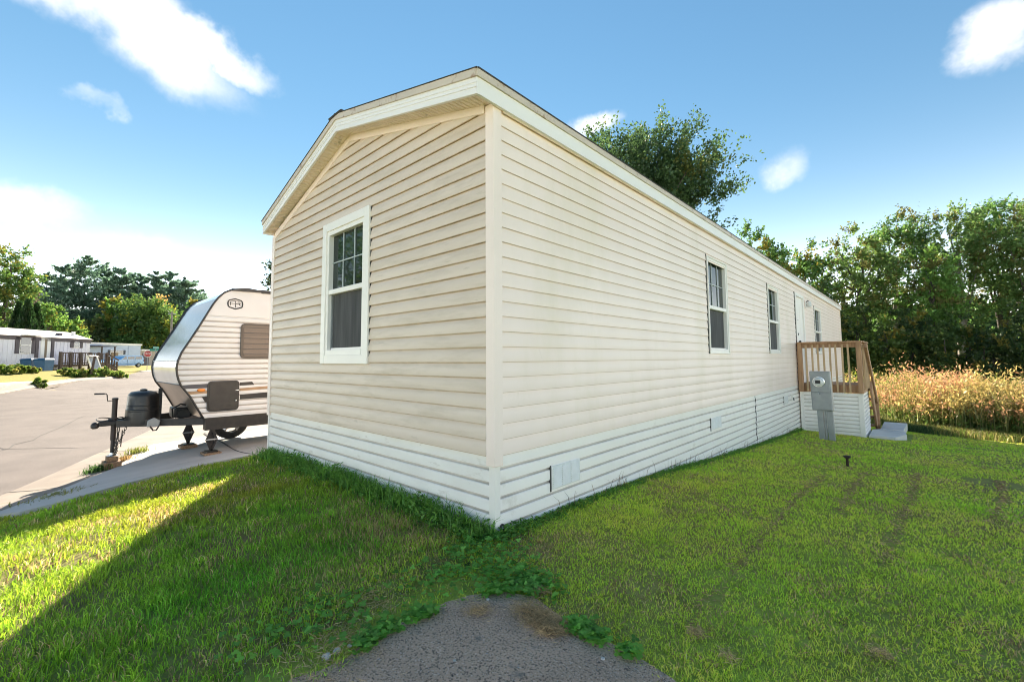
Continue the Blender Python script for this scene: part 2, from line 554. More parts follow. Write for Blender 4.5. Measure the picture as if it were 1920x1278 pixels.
def in_poly(x, y, poly):
    x = np.asarray(x); y = np.asarray(y)
    inside = np.zeros(x.shape, bool)
    n = len(poly)
    for i in range(n):
        x1, y1 = poly[i][0], poly[i][1]; x2, y2 = poly[(i + 1) % n][0], poly[(i + 1) % n][1]
        c = ((y1 > y) != (y2 > y))
        with np.errstate(divide='ignore', invalid='ignore'):
            xi = (x2 - x1) * (y - y1) / (y2 - y1 + 1e-12) + x1
        inside ^= c & (x < xi)
    return inside


def vnoise(x, y, seed=0):
    """cheap smooth value noise in 0..1"""
    x = np.asarray(x, float); y = np.asarray(y, float)
    xi, yi = np.floor(x).astype(np.int64), np.floor(y).astype(np.int64)
    fx, fy = x - xi, y - yi
    fx = fx * fx * (3 - 2 * fx); fy = fy * fy * (3 - 2 * fy)

    def h(a, b):
        n = (a * 374761393 + b * 668265263 + seed * 1442695041) & 0xffffffff
        n = ((n ^ (n >> 13)) * 1274126177) & 0xffffffff
        return ((n ^ (n >> 16)) & 0xffff) / 65535.0
    return (h(xi, yi) * (1 - fx) + h(xi + 1, yi) * fx) * (1 - fy) + (h(xi, yi + 1) * (1 - fx) + h(xi + 1, yi + 1) * fx) * fy


def fbm(x, y, seed=0):
    return .5 * vnoise(x, y, seed) + .3 * vnoise(x * 2.1, y * 2.1, seed + 1) + .2 * vnoise(x * 4.3, y * 4.3, seed + 2)


# ground sheet
GROUNDM = bpy.data.materials.new('soil_and_turf')
GROUNDM.use_nodes = True
_nt = GROUNDM.node_tree
_b = _nt.nodes['Principled BSDF']; _b.inputs['Roughness'].default_value = .95; _b.inputs['Specular IOR Level'].default_value = .1
_at = _nt.nodes.new('ShaderNodeAttribute'); _at.attribute_name = 'tint'
_geo = _nt.nodes.new('ShaderNodeNewGeometry')
_ns = _nt.nodes.new('ShaderNodeTexNoise'); _ns.inputs['Scale'].default_value = 9; _ns.inputs['Detail'].default_value = 9
_ns.inputs['Roughness'].default_value = .7
_nt.links.new(_geo.outputs['Position'], _ns.inputs['Vector'])
_mr = _nt.nodes.new('ShaderNodeMapRange'); _mr.inputs['From Min'].default_value = .3; _mr.inputs['From Max'].default_value = .7
_mr.inputs['To Min'].default_value = .62; _mr.inputs['To Max'].default_value = 1.3
_nt.links.new(_ns.outputs['Fac'], _mr.inputs['Value'])
_mx = _nt.nodes.new('ShaderNodeVectorMath'); _mx.operation = 'SCALE'
_nt.links.new(_at.outputs['Color'], _mx.inputs[0]); _nt.links.new(_mr.outputs[0], _mx.inputs['Scale'])
_nt.links.new(_mx.outputs[0], _b.inputs['Base Color'])
_bp = _nt.nodes.new('ShaderNodeBump'); _bp.inputs['Strength'].default_value = .6; _bp.inputs['Distance'].default_value = .03
_n3 = _nt.nodes.new('ShaderNodeTexNoise'); _n3.inputs['Scale'].default_value = 45; _n3.inputs['Detail'].default_value = 5
_nt.links.new(_geo.outputs['Position'], _n3.inputs['Vector'])
_nt.links.new(_n3.outputs['Fac'], _bp.inputs['Height']); _nt.links.new(_bp.outputs[0], _b.inputs['Normal'])

u = np.linspace(-1, 1, 301)
gx = 420 * np.sinh(6.6 * u) / np.sinh(6.6) - 1.0
gy = 420 * np.sinh(6.6 * u) / np.sinh(6.6) + 1.0
GX, GY = np.meshgrid(gx, gy, indexing='ij')
GZ = ground(GX, GY)
V = np.stack([GX, GY, GZ], -1).reshape(-1, 3)
ii = np.arange(300 * 300); i0 = (ii // 300) * 301 + ii % 300
Fq = np.stack([i0, i0 + 301, i0 + 302, i0 + 1], -1)
t_soil = np.array([.28, .20, .10]); t_green = np.array([.34, .46, .065]); t_dry = np.array([.30, .235, .085])
d_cam = np.hypot(V[:, 0] - CAM.x, V[:, 1] - CAM.y)
mixf = np.clip(fbm(V[:, 0] * 1.2, V[:, 1] * 1.2, 4) * 1.6 - .35, 0, 1)[:, None]
tint = t_soil * (1 - mixf) * .8 + t_green * (mixf * .8 + .2)
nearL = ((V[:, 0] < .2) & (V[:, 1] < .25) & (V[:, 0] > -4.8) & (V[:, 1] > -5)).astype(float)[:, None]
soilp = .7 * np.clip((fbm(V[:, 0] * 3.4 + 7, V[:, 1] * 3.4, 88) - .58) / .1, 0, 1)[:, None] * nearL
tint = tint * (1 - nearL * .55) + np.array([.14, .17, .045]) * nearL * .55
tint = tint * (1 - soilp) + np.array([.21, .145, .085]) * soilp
farL = np.clip((-V[:, 0] - 16) / 6, 0, 1)[:, None]        # dry mown lawns across the street
tint = tint * (1 - farL) + (t_dry * .9 + t_green * .12) * farL
farR = np.clip((V[:, 1] - 15) / 5, 0, 1)[:, None] * np.clip((V[:, 0] + 6) / 4, 0, 1)[:, None]
tint = tint * (1 - farR) + np.array([.05, .075, .022]) * farR
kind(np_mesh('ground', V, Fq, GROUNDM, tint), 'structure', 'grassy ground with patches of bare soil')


def drape(name, poly, m, off, cell, thick=.12, ground_fn=None):
    """A slab that follows the ground inside a convex-ish outline: triangulated by bmesh with a fine grid cut."""
    bm = bmesh.new()
    vs = [bm.verts.new((p[0], p[1], 0)) for p in poly]
    f = bm.faces.new(vs)
    xs = [p[0] for p in poly]; ys = [p[1] for p in poly]
    nx = np.arange(min(xs), max(xs), cell)[1:]; ny = np.arange(min(ys), max(ys), cell)[1:]
    for x in nx:
        bmesh.ops.bisect_plane(bm, geom=bm.verts[:] + bm.edges[:] + bm.faces[:], plane_co=(x, 0, 0), plane_no=(1, 0, 0))
    for y in ny:
        bmesh.ops.bisect_plane(bm, geom=bm.verts[:] + bm.edges[:] + bm.faces[:], plane_co=(0, y, 0), plane_no=(0, 1, 0))
    bmesh.ops.remove_doubles(bm, verts=bm.verts, dist=1e-4)
    edge = [e for e in bm.edges if e.is_boundary]
    ret = bmesh.ops.extrude_edge_only(bm, edges=edge)
    low = [e for e in ret['geom'] if isinstance(e, bmesh.types.BMVert)]
    lowset = set(low)
    co = np.array([v.co[:2] for v in bm.verts])
    z = ground(co[:, 0], co[:, 1])
    for v, zz in zip(bm.verts, z):
        v.co.z = zz + off - (thick if v in lowset else 0)
    bmesh.ops.recalc_face_normals(bm, faces=bm.faces)
    me = bpy.data.meshes.new(name); bm.to_mesh(me); bm.free()
    me.materials.append(m)
    o = bpy.data.objects.new(name, me); COL.objects.link(o)
    return o


near_edge = [(22, -12.5), (6, -7.2), (0, -5.05), (-3.5, -3.75), (-7.0, -2.24), (-7.7, -1.9), (-8.5, -1.5), (-9.6, -1.0), (-12.9, .37), (-20, 3.3), (-32, 8.2), (-56, 17)]
far_edge = [(-58.4, 6.93), (-46.2, 2.88), (-38.9, .29), (-31.0, -1.88), (-27.4, -2.83), (-18, -5.8), (-8, -9.5), (4, -15), (18, -22)]
road_poly = near_edge + far_edge
kind(drape('road', road_poly, ROADM, .02, 1.5, .2), 'structure', 'sunbleached asphalt street curving away to the left')
apron_out = near_edge[2:10]
apron_in = [(-18.4, 6.5), (-9.2, 2.6), (-9.0, .2), (-8.6, -.45), (-7.2, -.9), (-6.7, -1.25), (-6.2, -1.5), (-5.75, -1.85), (-5.2, -2.35), (-3.0, -3.2), (.2, -4.5)]
kind(drape('gutter', apron_out + apron_in, GUTTER, .028, .6, .15), 'structure', 'tan concrete gutter apron between street and driveway')
pad_poly = [(-4.62, 12), (-4.60, .05), (-4.66, -.45), (-4.62, -.95), (-4.6, -1.36), (-4.55, -1.72), (-4.75, -2.05), (-5.25, -2.28), (-5.9, -1.93), (-6.35, -1.62), (-6.85, -1.36),
            (-7.35, -1.03), (-8.78, -.57), (-9.3, -.3), (-9.3, 12)]
pad = kind(drape('driveway', pad_poly, CONC, .045, .5, .2), 'structure', 'pale concrete driveway slab under the travel trailer')
# control joints of the slab: narrow dark filled grooves
JOINT = mat('dark_joint', (.05, .047, .045), (.09, .085, .08), rough=.95)


def strip_on(name, pts, w, m, off, parent=None):
    mb = MB()
    P = []
    for i in range(len(pts) - 1):
        a, b = Vector(pts[i][:2]), Vector(pts[i + 1][:2])
        k = max(2, int((b - a).length / .3))
        P += [a.lerp(b, t / k) for t in range(k)]
    P.append(Vector(pts[-1][:2]))
    L, Rr = [], []
    for i, p in enumerate(P):
        d = (P[min(i + 1, len(P) - 1)] - P[max(i - 1, 0)]).normalized(); n = Vector((-d.y, d.x))
        ww = w * (.7 + .6 * random.random())
        a, b = p + n * ww / 2, p - n * ww / 2
        L.append((a.x, a.y, gz(a.x, a.y) + off)); Rr.append((b.x, b.y, gz(b.x, b.y) + off))
    for i in range(len(P) - 1):
        mb.quad(L[i], L[i + 1], Rr[i + 1], Rr[i])
    return mb.build(name, m, parent)


strip_on('control_joint', [on_ground(383, 815, -.95), on_ground(470, 856, -.75)], .03, JOINT, .049, pad)
strip_on('control_joint', [(-9.0, 3.2), (-4.7, 3.2)], .03, JOINT, .049, pad)
# cracks in the street
road_o = bpy.data.objects['road']
for cpts in ([(-7.6, -2.35), (-9.4, -3.3), (-10.2, -4.6), (-12.4, -5.6)], [(-10.5, -1.2), (-12.0, -2.6), (-15.5, -3.4)], [(-14, -.2), (-20, 1.2), (-30, 4.2)], [(-9.2, -3.2), (-12.5, -2.0), (-18.0, -.6)]):
    jp = []
    for (xa, ya), (xb, yb) in zip(cpts[:-1], cpts[1:]):
        for k in range(8):
            jp.append((xa + (xb - xa) * k / 8 + random.uniform(-.09, .09), ya + (yb - ya) * k / 8 + random.uniform(-.09, .09)))
    strip_on('crack', jp, .022, JOINT, .026, road_o)
gut_o = bpy.data.objects['gutter']
for (xa, ya), (xb, yb) in (((-7.2, -2.2), (-6.4, -1.55)), ((-9.5, -1.05), (-8.7, -.5)), ((-5.0, -3.1), (-4.4, -2.6))):
    strip_on('control_joint', [(xa, ya), ((xa + xb) / 2 + .03, (ya + yb) / 2), (xb, yb)], .02, JOINT, .034, gut_o)
# far kerb of the street
mb = MB(); fe = [Vector(p) for p in far_edge[:7]]
rr_ = []
for i, p in enumerate(fe):
    d = (fe[min(i + 1, len(fe) - 1)] - fe[max(i - 1, 0)]).normalized(); n = Vector((d.y, -d.x))
    if n.dot(Vector((-.3, -1))) < 0:
        n = -n
    z = gz(p.x, p.y); q = p + n * .45
    zq = gz(q.x, q.y)
    rr_.append([(p.x, p.y, z - .1), (p.x, p.y, z + .07), (p.x + n.x * .1, p.y + n.y * .1, z + .17), (q.x, q.y, zq + .17), (q.x, q.y, zq - .1)])
mb.rings(rr_, cap=False, closed=False)
kind(mb.build('kerb', GUTTER), 'structure', 'pale concrete kerb along the far side of the street')

# asphalt parking strip in the foreground
asph_px = [(545, 1278), (600, 1262), (652, 1238), (690, 1200), (740, 1176), (790, 1158), (835, 1133), (880, 1120), (935, 1112), (1000, 1122), (1040, 1152), (1085, 1185),
           (1150, 1212), (1210, 1245), (1262, 1278)]
asph = [on_ground(x, y, -.5) for x, y in asph_px]
asph_poly = [(p.x, p.y) for p in asph]
asph_poly += [(1.9, -.75), (3.6, -2.4), (2.4, -4.2), (.6, -2.0)]
ASPH = mat('coarse_grey_asphalt', (.72, .505, .36), (.57, .40, .285), rough=.9, scale=3, bump=1.0, bscale=150,
           spots=[((.84, .68, .56), 130, .56, .06), ((.20, .145, .105), 110, .53, .07), ((.10, .075, .06), 48, .62, .04), ((.26, .22, .18), 7, .58, .1)])
kind(drape('asphalt_strip', asph_poly, ASPH, .012, .25, .05), 'structure', 'worn grey asphalt strip running into the grass')

# ------------------------------------------------------------------ the cream mobile home
HW, HL, CO = 3.965, 17.95, 0.1016
house = thing('mobile_home', 'long cream vinyl-sided mobile home with white corrugated skirting and low gable roof', 'mobile home', (-2, 9, -.9))


def rake_top(x):
    """height of the soffit line on the gable wall"""
    if x > -1.985:
        return 2.363 + (2.849 - 2.363) * (-x) / 1.985
    return 2.849 + (2.216 - 2.849) * (-1.985 - x) / (HW - 1.985)


def rake_x(z, side):
    if side > 0:
        return min(0, -(z - 2.363) / (2.849 - 2.363) * 1.985) if z > 2.363 else 0.0
    return -1.985 - (2.849 - z) / (2.849 - 2.216) * (HW - 1.985) if z > 2.216 else -HW


gable_wall = MB().prism([(-HW + .02, .03, -.0), (-.04, .03, 0), (-.04, .03, 2.34), (-1.985, .03, 2.82), (-HW + .02, .03, 2.19)], (0, .03, 0)).build('gable_wall', SHEATH, house)
long_wall = MB().box(-.06, -.03, .06, HL - .03, 0, 2.34).build('long_wall', SHEATH, house)
MB().box(-HW, -HW + .05, .065, HL - .03, 0, 2.2).build('side_wall', CREAM, house)
MB().prism([(-HW + .02, HL - .03, 0), (-.04, HL - .03, 0), (-.04, HL - .03, 2.34), (-1.985, HL - .03, 2.82), (-HW + .02, HL - .03, 2.19)], (0, .04, 0)).build('end_wall', CREAM, house)
MB().box(-HW + .06, -.08, .08, HL - .1, -.12, -.02).build('floor_frame', BLACK, house)

# clapboard profile: (outward offset, height in the course)
PROF = [(.001, .001), (.0170, -.004), (.0182, .001), (.0150, .060), (.0130, .068), (.005, .092), (.0015, .1016)]


PROFL = [(.001, .001), (.0108, -.0022), (.0115, .001), (.0075, .060), (.0025, .1016)]


def plank(parent, m, axis, a0, a1, z0, clip=None, bow=0.0):
    """one course; axis 'x' -> gable (outward -y), 'y' -> long wall (outward +x). clip(z)->(lo,hi)"""
    rows = []
    nseg = max(1, int(abs(a1 - a0) / .9))
    for off, dz in (PROF if axis == 'x' else PROFL):
        z = z0 + dz
        lo, hi = a0, a1
        if clip:
            c0, c1 = clip(z); lo, hi = max(a0, c0), min(a1, c1)
            if hi < lo:
                lo = hi = (lo + hi) / 2
        row = []
        for k in range(nseg + 1):
            a = lo + (hi - lo) * k / nseg
            wob = bow * math.sin(a * 2.3 + z0 * 9)
            row.append((a, -off - wob, z) if axis == 'x' else (off + wob, a, z))
        rows.append(row)
    o = MB().rings(rows, cap=False, closed=False).build('siding_plank', m, parent, smooth='auto')
    top_ = .0968 if axis == 'x' else .0995
    return paint(o, LAPSHADE if axis == 'x' else TANSHADE, lambda p: p.center.z - z0 < -.0005 or p.center.z - z0 > top_)  # lap shadow painted under the lip and on the top strip


def gclip(z):
    return (rake_x(z, -1) + .01, rake_x(z, 1) - .01)


GWX0, GWX1, GWZ0, GWZ1 = -2.475, -1.60, 6 * CO, 20 * CO - .03
zc, i = 0.0, 0
while zc < 2.80:
    lo, hi = gclip(zc + .03)
    segs = [(-HW + .06, -.06)]
    if GWZ0 - .01 <= zc < 20 * CO - .01:
        segs = [(-HW + .06, GWX0 + .02), (GWX1 - .02, -.06)]
    elif i in (0, 1, 2):
        sx = (-1.32, -2.72, -1.73)[i]
        segs = [(-HW + .06, sx + .012), (sx, -.06)]
    for q, (a, b) in enumerate(segs):
        if min(b, hi) - max(a, lo) > .03:
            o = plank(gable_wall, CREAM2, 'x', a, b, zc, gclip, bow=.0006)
            if q == 1 and i in (0, 1, 2):
                o.location.y -= .0022
    zc += CO; i += 1
LWIN = [(4.03, 4.85), (7.27, 8.12), (12.36, 13.38)]
DOOR = (9.80, 10.80)
i = 0; zc = 0.0
rs = random.Random(8)
while zc < 2.34:
    cuts = []
    if 7 * CO - .01 <= zc < 19 * CO - .01:
        cuts += LWIN
    if zc < 21 * CO - .06:
        cuts.append(DOOR)
    cuts.sort()
    a = .055
    segs = []
    for c0, c1 in cuts:
        segs.append((a, c0 + .02)); a = c1 - .02
    segs.append((a, HL - .05))
    out = []
    for a0, a1 in segs:
        while a1 - a0 > 5.2:
            k = a0 + rs.uniform(2.6, 4.2); out.append((a0, k)); a0 = k - .012
        out.append((a0, a1))
    for q, (a0, a1) in enumerate(out):
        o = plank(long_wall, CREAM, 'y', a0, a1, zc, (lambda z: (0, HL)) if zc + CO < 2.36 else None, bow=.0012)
        o.location.x += .0022 * (q % 2)
    zc += CO; i += 1

# corner posts
def lpost(x, y, sx, sy, z0, z1):
    w, t = .058, .02
    o_ = .0225
    pts = [(x + sx * o_, y + sy * o_), (x - sx * w, y + sy * o_), (x - sx * w, y - sy * .02), (x - sx * .02, y - sy * .02), (x - sx * .02, y - sy * w), (x + sx * o_, y - sy * w)]
    return MB().prism([(a, b, z0) for a, b in pts], (0, 0, z1 - z0)).build('corner_post', CREAM, house, bevel=.003)


lpost(0, 0, 1, -1, -.062, 2.362)
lpost(-HW, 0, -1, -1, -.045, 2.21)
lpost(0, HL, 1, 1, -.04, 2.36)
# frieze under the rake
for x0, x1 in ((-.07, -1.985), (-1.985, -HW + .06)):
    z0, z1 = rake_top(x0), rake_top(x1)
    MB().prism([(x0, -.022, z0 - .062), (x1, -.022, z1 - .062), (x1, -.022, z1 + .01), (x0, -.022, z0 + .01)], (0, .02, 0)).build('frieze_board', CREAM, house, bevel=.002)

# roof edges: (x, y at the gable, soffit z)
EV = [(.05, -.20, 2.33), (-1.985, -.165, 2.832), (-4.02, -.13, 2.235)]
FH = .115; DH = .05
for (x0, y0, z0), (x1, y1, z1) in ((EV[0], EV[1]), (EV[1], EV[2])):
    fa = MB().prism([(x0, y0, z0), (x1, y1, z1), (x1, y1, z1 + FH), (x0, y0, z0 + FH)], (0, .02, 0)).build('rake_fascia', WHITETRIM, house)
    for gzz in (.045, .075):
        MB().prism([(x0, y0 - .004, z0 + gzz), (x1, y1 - .004, z1 + gzz), (x1, y1 - .004, z1 + gzz + .004), (x0, y0 - .004, z0 + gzz + .004)], (0, .006, 0)).build('fascia_rib', WHITETRIM, fa)
    MB().prism([(x0, y0 - .012, z0 + FH - .002), (x1, y1 - .012, z1 + FH - .002), (x1, y1 - .012, z1 + FH + DH), (x0, y0 - .012, z0 + FH + DH)], (0, .03, 0)).build('drip_edge', DRIP, house)
    # soffit: narrow vinyl panels, alternate ones a touch lower
    n = 20
    for k in range(n):
        t0, t1 = k / n, (k + 1) / n
        xa, xb = x0 + (x1 - x0) * t0, x0 + (x1 - x0) * t1
        ya, yb = y0 + (y1 - y0) * t0 + .02, y0 + (y1 - y0) * t1 + .02
        za, zb = z0 + (z1 - z0) * t0, z0 + (z1 - z0) * t1
        rows = []
        for s_ in (0, .34, .42, .50, .84, .92, 1.0):
            dip = {0: 0, .34: 0, .42: .010, .50: 0, .84: 0, .92: .010, 1.0: 0}[s_]
            xx, yy, zz = xa + (xb - xa) * s_, ya + (yb - ya) * s_, za + (zb - za) * s_ + .012 + dip
            rows.append([(xx, yy, zz), (xx, .0, zz + .004)])
        MB().rings(rows, cap=False, closed=False).build('soffit_panel', SOFFIT, house)
# long fascia
fa = MB().box(.03, .052, -.182, HL + .1, 2.331, 2.33 + FH).build('eave_fascia', WHITETRIM, house)
MB().box(.046, .064, -.206, HL + .1, 2.33 + FH - .002, 2.33 + FH + DH).build('drip_edge', DRIP, house)
MB().box(-.02, .031, .0, HL, 2.345, 2.352).build('eave_soffit', SOFFIT, house)
MB().box(.016, .03, .07, HL, 2.325, 2.345).build('undersill_trim', CREAM, house, bevel=.003)
MB().box(-4.02, -4.0, -.128, HL + .1, 2.235, 2.235 + FH).build('eave_fascia', WHITETRIM, house)
MB().box(-4.0, -3.93, .0, HL, 2.245, 2.252).build('eave_soffit', SOFFIT, house)
# roof decks with an uneven shingle edge
for k, (a, b) in enumerate(((EV[0], EV[1]), (EV[2], EV[1]))):
    ex = .016 if k == 0 else -.016
    z_ = FH + DH
    p = [(a[0] + ex, a[1] - .018, a[2] + z_ - .004), (b[0], b[1] - .018, b[2] + z_ + .002), (b[0], HL + .13, b[2] + z_ + .002), (a[0] + ex, HL + .13, a[2] + z_ - .004)]
    rf = MB().hexa([Vector(q) for q in p] + [Vector(q) + Vector((0, 0, .005)) for q in p]).build('roof_slope', SHINGLE, house)
    nr = 14
    for r_ in range(nr):
        t0, t1 = r_ / nr, (r_ + 1.15) / nr
        t1 = min(t1, 1)
        A = Vector(p[0]).lerp(Vector(p[1]), t0); B = Vector(p[0]).lerp(Vector(p[1]), t1)
        jy = random.uniform(.010, .020)
        h0 = .011 + random.uniform(0, .003)
        y1_ = HL + .13
        MB().hexa([(A.x, A.y + jy, A.z + .005), (B.x, B.y + jy, B.z + .005), (B.x, y1_, B.z + .005), (A.x, y1_, A.z + .005),
                   (A.x, A.y + jy, A.z + h0), (B.x, B.y + jy, B.z + .007), (B.x, y1_, B.z + .007), (A.x, y1_, A.z + h0)]).build('shingle_course', SHINGLE, rf)
MB().box(-2.12, -1.85, -.19, HL + .13, 2.832 + .165 - .03, 2.832 + .165 + .012).build('ridge_cap', SHINGLE, house, bevel=.02)

# skirting
RIB = .093


def skirt_panel(axis, a0, a1, m, zlow, mean=0.0):
    prof = []
    z = -.002
    k = 0
    while z > zlow:
        for f, off in ((0, .008), (.05, .0125), (.66, .0135), (.78, .0115), (.85, -.014), (.97, -.014)):
            prof.append((off, z - f * RIB))
        z -= RIB
    rows = []
    nseg = max(1, int(abs(a1 - a0) / .5))
    for off, zz in prof:
        row = []
        for q in range(nseg + 1):
            a = a0 + (a1 - a0) * q / nseg
            wob = .0025 * math.sin(a * 3.1 + zz * 4)
            row.append((a, .012 - off - wob + mean, zz) if axis == 'x' else (-.012 + off + wob + mean, a, zz))
        rows.append(row)
    o = MB().rings(rows, cap=False, closed=False).build('skirting_panel', m, house, smooth='auto')
    return paint(o, GREYSHADE, lambda p: ((-.002 - p.center.z) / RIB) % 1 > .80)  # groove shade painted as a greyer band


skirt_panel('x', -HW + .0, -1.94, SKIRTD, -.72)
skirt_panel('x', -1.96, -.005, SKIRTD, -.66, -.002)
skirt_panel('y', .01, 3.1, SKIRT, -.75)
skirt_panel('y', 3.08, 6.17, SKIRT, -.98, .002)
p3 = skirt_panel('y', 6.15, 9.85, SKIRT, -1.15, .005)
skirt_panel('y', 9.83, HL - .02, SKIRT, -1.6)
# corner trims of the skirting
MB().prism([(.006, -.006, -.6), (-.045, -.006, -.6), (-.045, .004, -.6), (-.004, .004, -.6), (-.004, .045, -.6), (.006, .045, -.6)], (0, 0, .535)).build('skirting_corner', WHITE, house)
MB().box(-HW - .004, -HW + .028, -.012, .02, -.7, -.045).build('skirting_corner', WHITE, house)
MB().box(-HW - .01, -HW + .02, .02, HL, -1.4, -.01).build('side_skirting', SKIRT, house)
# wavy open seam between two panels
sm = MB()
pts = [(.004 + .004 * math.sin(z * 60), 6.165 + .012 * math.sin(z * 33) + .008 * math.sin(z * 71), z) for z in np.linspace(-.86, -.01, 40)]
sm.tube(pts, .007, 5).build('open_seam', JOINT, house)
# vents
VENT = mat('vent_plastic', (.80, .80, .78), (.74, .74, .71), rough=.45, scale=20)


def vent(y0, y1, z0, z1, cols):
    v = MB().box(.0, .012, y0, y1, z0, z1).build('skirting_vent', VENT, house, bevel=.003)
    MB().box(-.004, .008, y0 - .012, y0 - .001, z0 - .012, z1 + .006).build('shadow_gap', JOINT, v)
    for c in range(cols):
        ya = y0 + .015 + (y1 - y0 - .03) * c / cols; yb = y0 + .005 + (y1 - y0 - .03) * (c + 1) / cols
        nl = 11
        for k in range(nl):
            zz = z0 + .018 + (z1 - z0 - .036) * k / (nl - 1)
            MB().prism([(.012, ya, zz - .006), (.020, ya, zz - .006), (.012, ya, zz + .006)], (0, yb - ya, 0)).build('louvre', VENT, v)
    return v


vent(.585, .955, -.335, -.165, 3)
vent(4.0, 4.40, -.315, -.165, 3)
vent(8.25, 8.62, -.325, -.165, 2)
MB().tube([(.012 + .006 * math.cos(t), .055 + .012 * math.cos(t), -.455 + .02 * math.sin(t)) for t in np.linspace(0, 2 * math.pi, 12, endpoint=False)], .006, 6, loop=True).build('tie_ring', BLACK, house)


MUNT = mat('grey_white_muntin', (.48, .52, .52), (.42, .46, .46), rough=.4)


def window(axis, a0, a1, z0, z1, trim, fw, depth, zmid):
    """double-hung window. axis 'x' gable, 'y' long wall. a0<a1 outer frame; trim = width of the flat outer casing."""
    def B(name, p0, p1, zz0, zz1, d0, d1, m, par, bevel=.0):
        if axis == 'x':
            return MB().box(p0, p1, -d1, -d0, zz0, zz1).build(name, m, par, bevel=bevel)
        return MB().box(d0, d1, p0, p1, zz0, zz1).build(name, m, par, bevel=bevel)
    w = B('window', a0 + .03, a1 - .03, z0 + .03, z1 - .03, -.05, -.035, SHEATH, house)
    if trim:
        B('casing', a0, a0 + trim, z0, z1, -.01, depth, WHITE, w, .003)
        B('casing', a1 - trim, a1, z0, z1, -.01, depth, WHITE, w, .003)
        B('casing', a0 + trim, a1 - trim, z1 - trim, z1, -.01, depth - .002, WHITE, w, .003)
        B('casing', a0 + trim, a1 - trim, z0, z0 + trim, -.01, depth - .002, WHITE, w, .003)
        side = a1 + .0005 if axis == 'x' else a0 - .0005
        if axis == 'x':
            B('channel_gap', a1 + .0, a1 + .009, z0 + .02, z1 + .012, .0, .016, JOINT, w)
        else:
            B('channel_gap', a0 - .012, a0, z0 + .0, z1 + .015, .0, .016, JOINT, w)
    else:
        trim = 0
    i0, i1, k0, k1 = a0 + trim, a1 - trim, z0 + trim, z1 - trim
    # frame
    f = fw
    B('frame', i0, i0 + f, k0, k1, -.045, depth - .012, WHITE, w, .002)
    B('frame', i1 - f, i1, k0, k1, -.045, depth - .012, WHITE, w, .002)
    B('frame', i0 + f, i1 - f, k1 - f, k1, -.045, depth - .013, WHITE, w, .002)
    B('sill', i0 + f, i1 - f, k0, k0 + f * 1.2, -.045, depth - .008, WHITE, w, .002)
    j0, j1 = i0 + f, i1 - f
    B('meeting_rail', j0, j1, zmid - .028, zmid + .022, -.04, depth - .016, WHITE, w, .004)
    B('pane', j0, j1, zmid + .02, k1 - f, -.036, -.028, GLASS, w)
    for k in (1, 2):
        c = j0 + (j1 - j0) * k / 3
        B('muntin', c - .0055, c + .0055, zmid + .02, k1 - f, -.027, -.018, MUNT, w)
    zh = zmid + .02 + (k1 - f - zmid - .02) * .5
    B('muntin', j0, j1, zh - .0055, zh + .0055, -.0275, -.0185, MUNT, w)
    s = B('insect_screen', j0 + .03, j1 - .02, k0 + f * 1.2 + .025, zmid - .028, -.032, -.024, SCREEN, w)
    B('screen_frame', j0, j0 + .018, k0 + f * 1.2, zmid - .028, -.036, -.012, GALV, w)
    B('screen_frame', j0 + .018, j1, k0 + f * 1.2, k0 + f * 1.2 + .02, -.036, -.012, WHITE, w)
    B('pane', j0 + .01, j1, k0 + f * 1.2, zmid - .028, -.042, -.037, GLASS, w)
    return w


window('x', -2.505, -1.565, .592, 2.04, .085, .045, .034, 1.322)
window('y', 4.03, 4.85, .682, 2.005, .02, .034, .032, 1.315)
window('y', 7.27, 8.12, .70, 2.01, .02, .034, .032, 1.32)
window('y', 12.36, 13.38, .715, 2.01, .02, .034, .032, 1.33)
# door
dr = MB().box(-.03, .002, 9.90, 10.74, .0, 2.06).build('door', WHITE, house, bevel=.004)
for z0, z1 in ((.25, .85), (1.05, 1.85)):
    for y0, y1 in ((10.0, 10.27), (10.37, 10.64)):
        MB().box(.001, .008, y0, y1, z0, z1).build('door_panel', WHITE, dr, bevel=.006)
MB().lathe((0, 0, 0), [(.012, 0), (.012, .03), (.03, .035), (.033, .055), (.02, .07)], 12).build('knob', BLACK, dr)
kn = bpy.data.objects[dr.children[-1].name]; kn.rotation_euler = (0, R(90), 0); kn.location = (.004, 9.98, .98)
k2 = MB().lathe((0, 0, 0), [(.03, 0), (.03, .02), (.02, .03)], 12).build('deadbolt', BLACK, dr); k2.rotation_euler = (0, R(90), 0); k2.location = (.004, 9.98, 1.16)
k3 = MB().lathe((0, 0, 0), [(.012, 0), (.012, .01)], 10).build('peephole', BLACK, dr); k3.rotation_euler = (0, R(90), 0); k3.location = (.004, 10.1, 1.5)
MB().box(-.02, .035, 9.80, 9.90, -.0, 2.13).build('door_casing', WHITE, house, bevel=.004)
MB().box(-.02, .035, 10.74, 10.82, -.0, 2.13).build('door_casing', WHITE, house, bevel=.004)
MB().box(-.02, .033, 9.90, 10.74, 2.055, 2.13).build('door_casing', WHITE, house, bevel=.004)
MB().box(.0, .02, 9.785, 9.80, 0, 2.14).build('channel_gap', JOINT, house)
pl = MB().box(.01, .04, 11.02, 11.14, 1.86, 2.02).build('porch_light', WHITE, house, bevel=.01)
MB().lathe((.10, 11.08, 1.88), [(.03, 0), (.055, .02), (.05, .12), (.02, .14)], 12).build('lamp_glass', mat('frosted_glass', (.75, .75, .72), rough=.3), pl, smooth='auto')
MB().tube([(.03, 11.08, 2.0), (.08, 11.08, 2.04), (.10, 11.08, 2.02)], .01, 6).build('lamp_arm', BLACK, pl)
ob = MB().box(.0, .03, 8.95, 9.02, -.27, -.17).build('outlet_box', WHITE, house, bevel=.004)
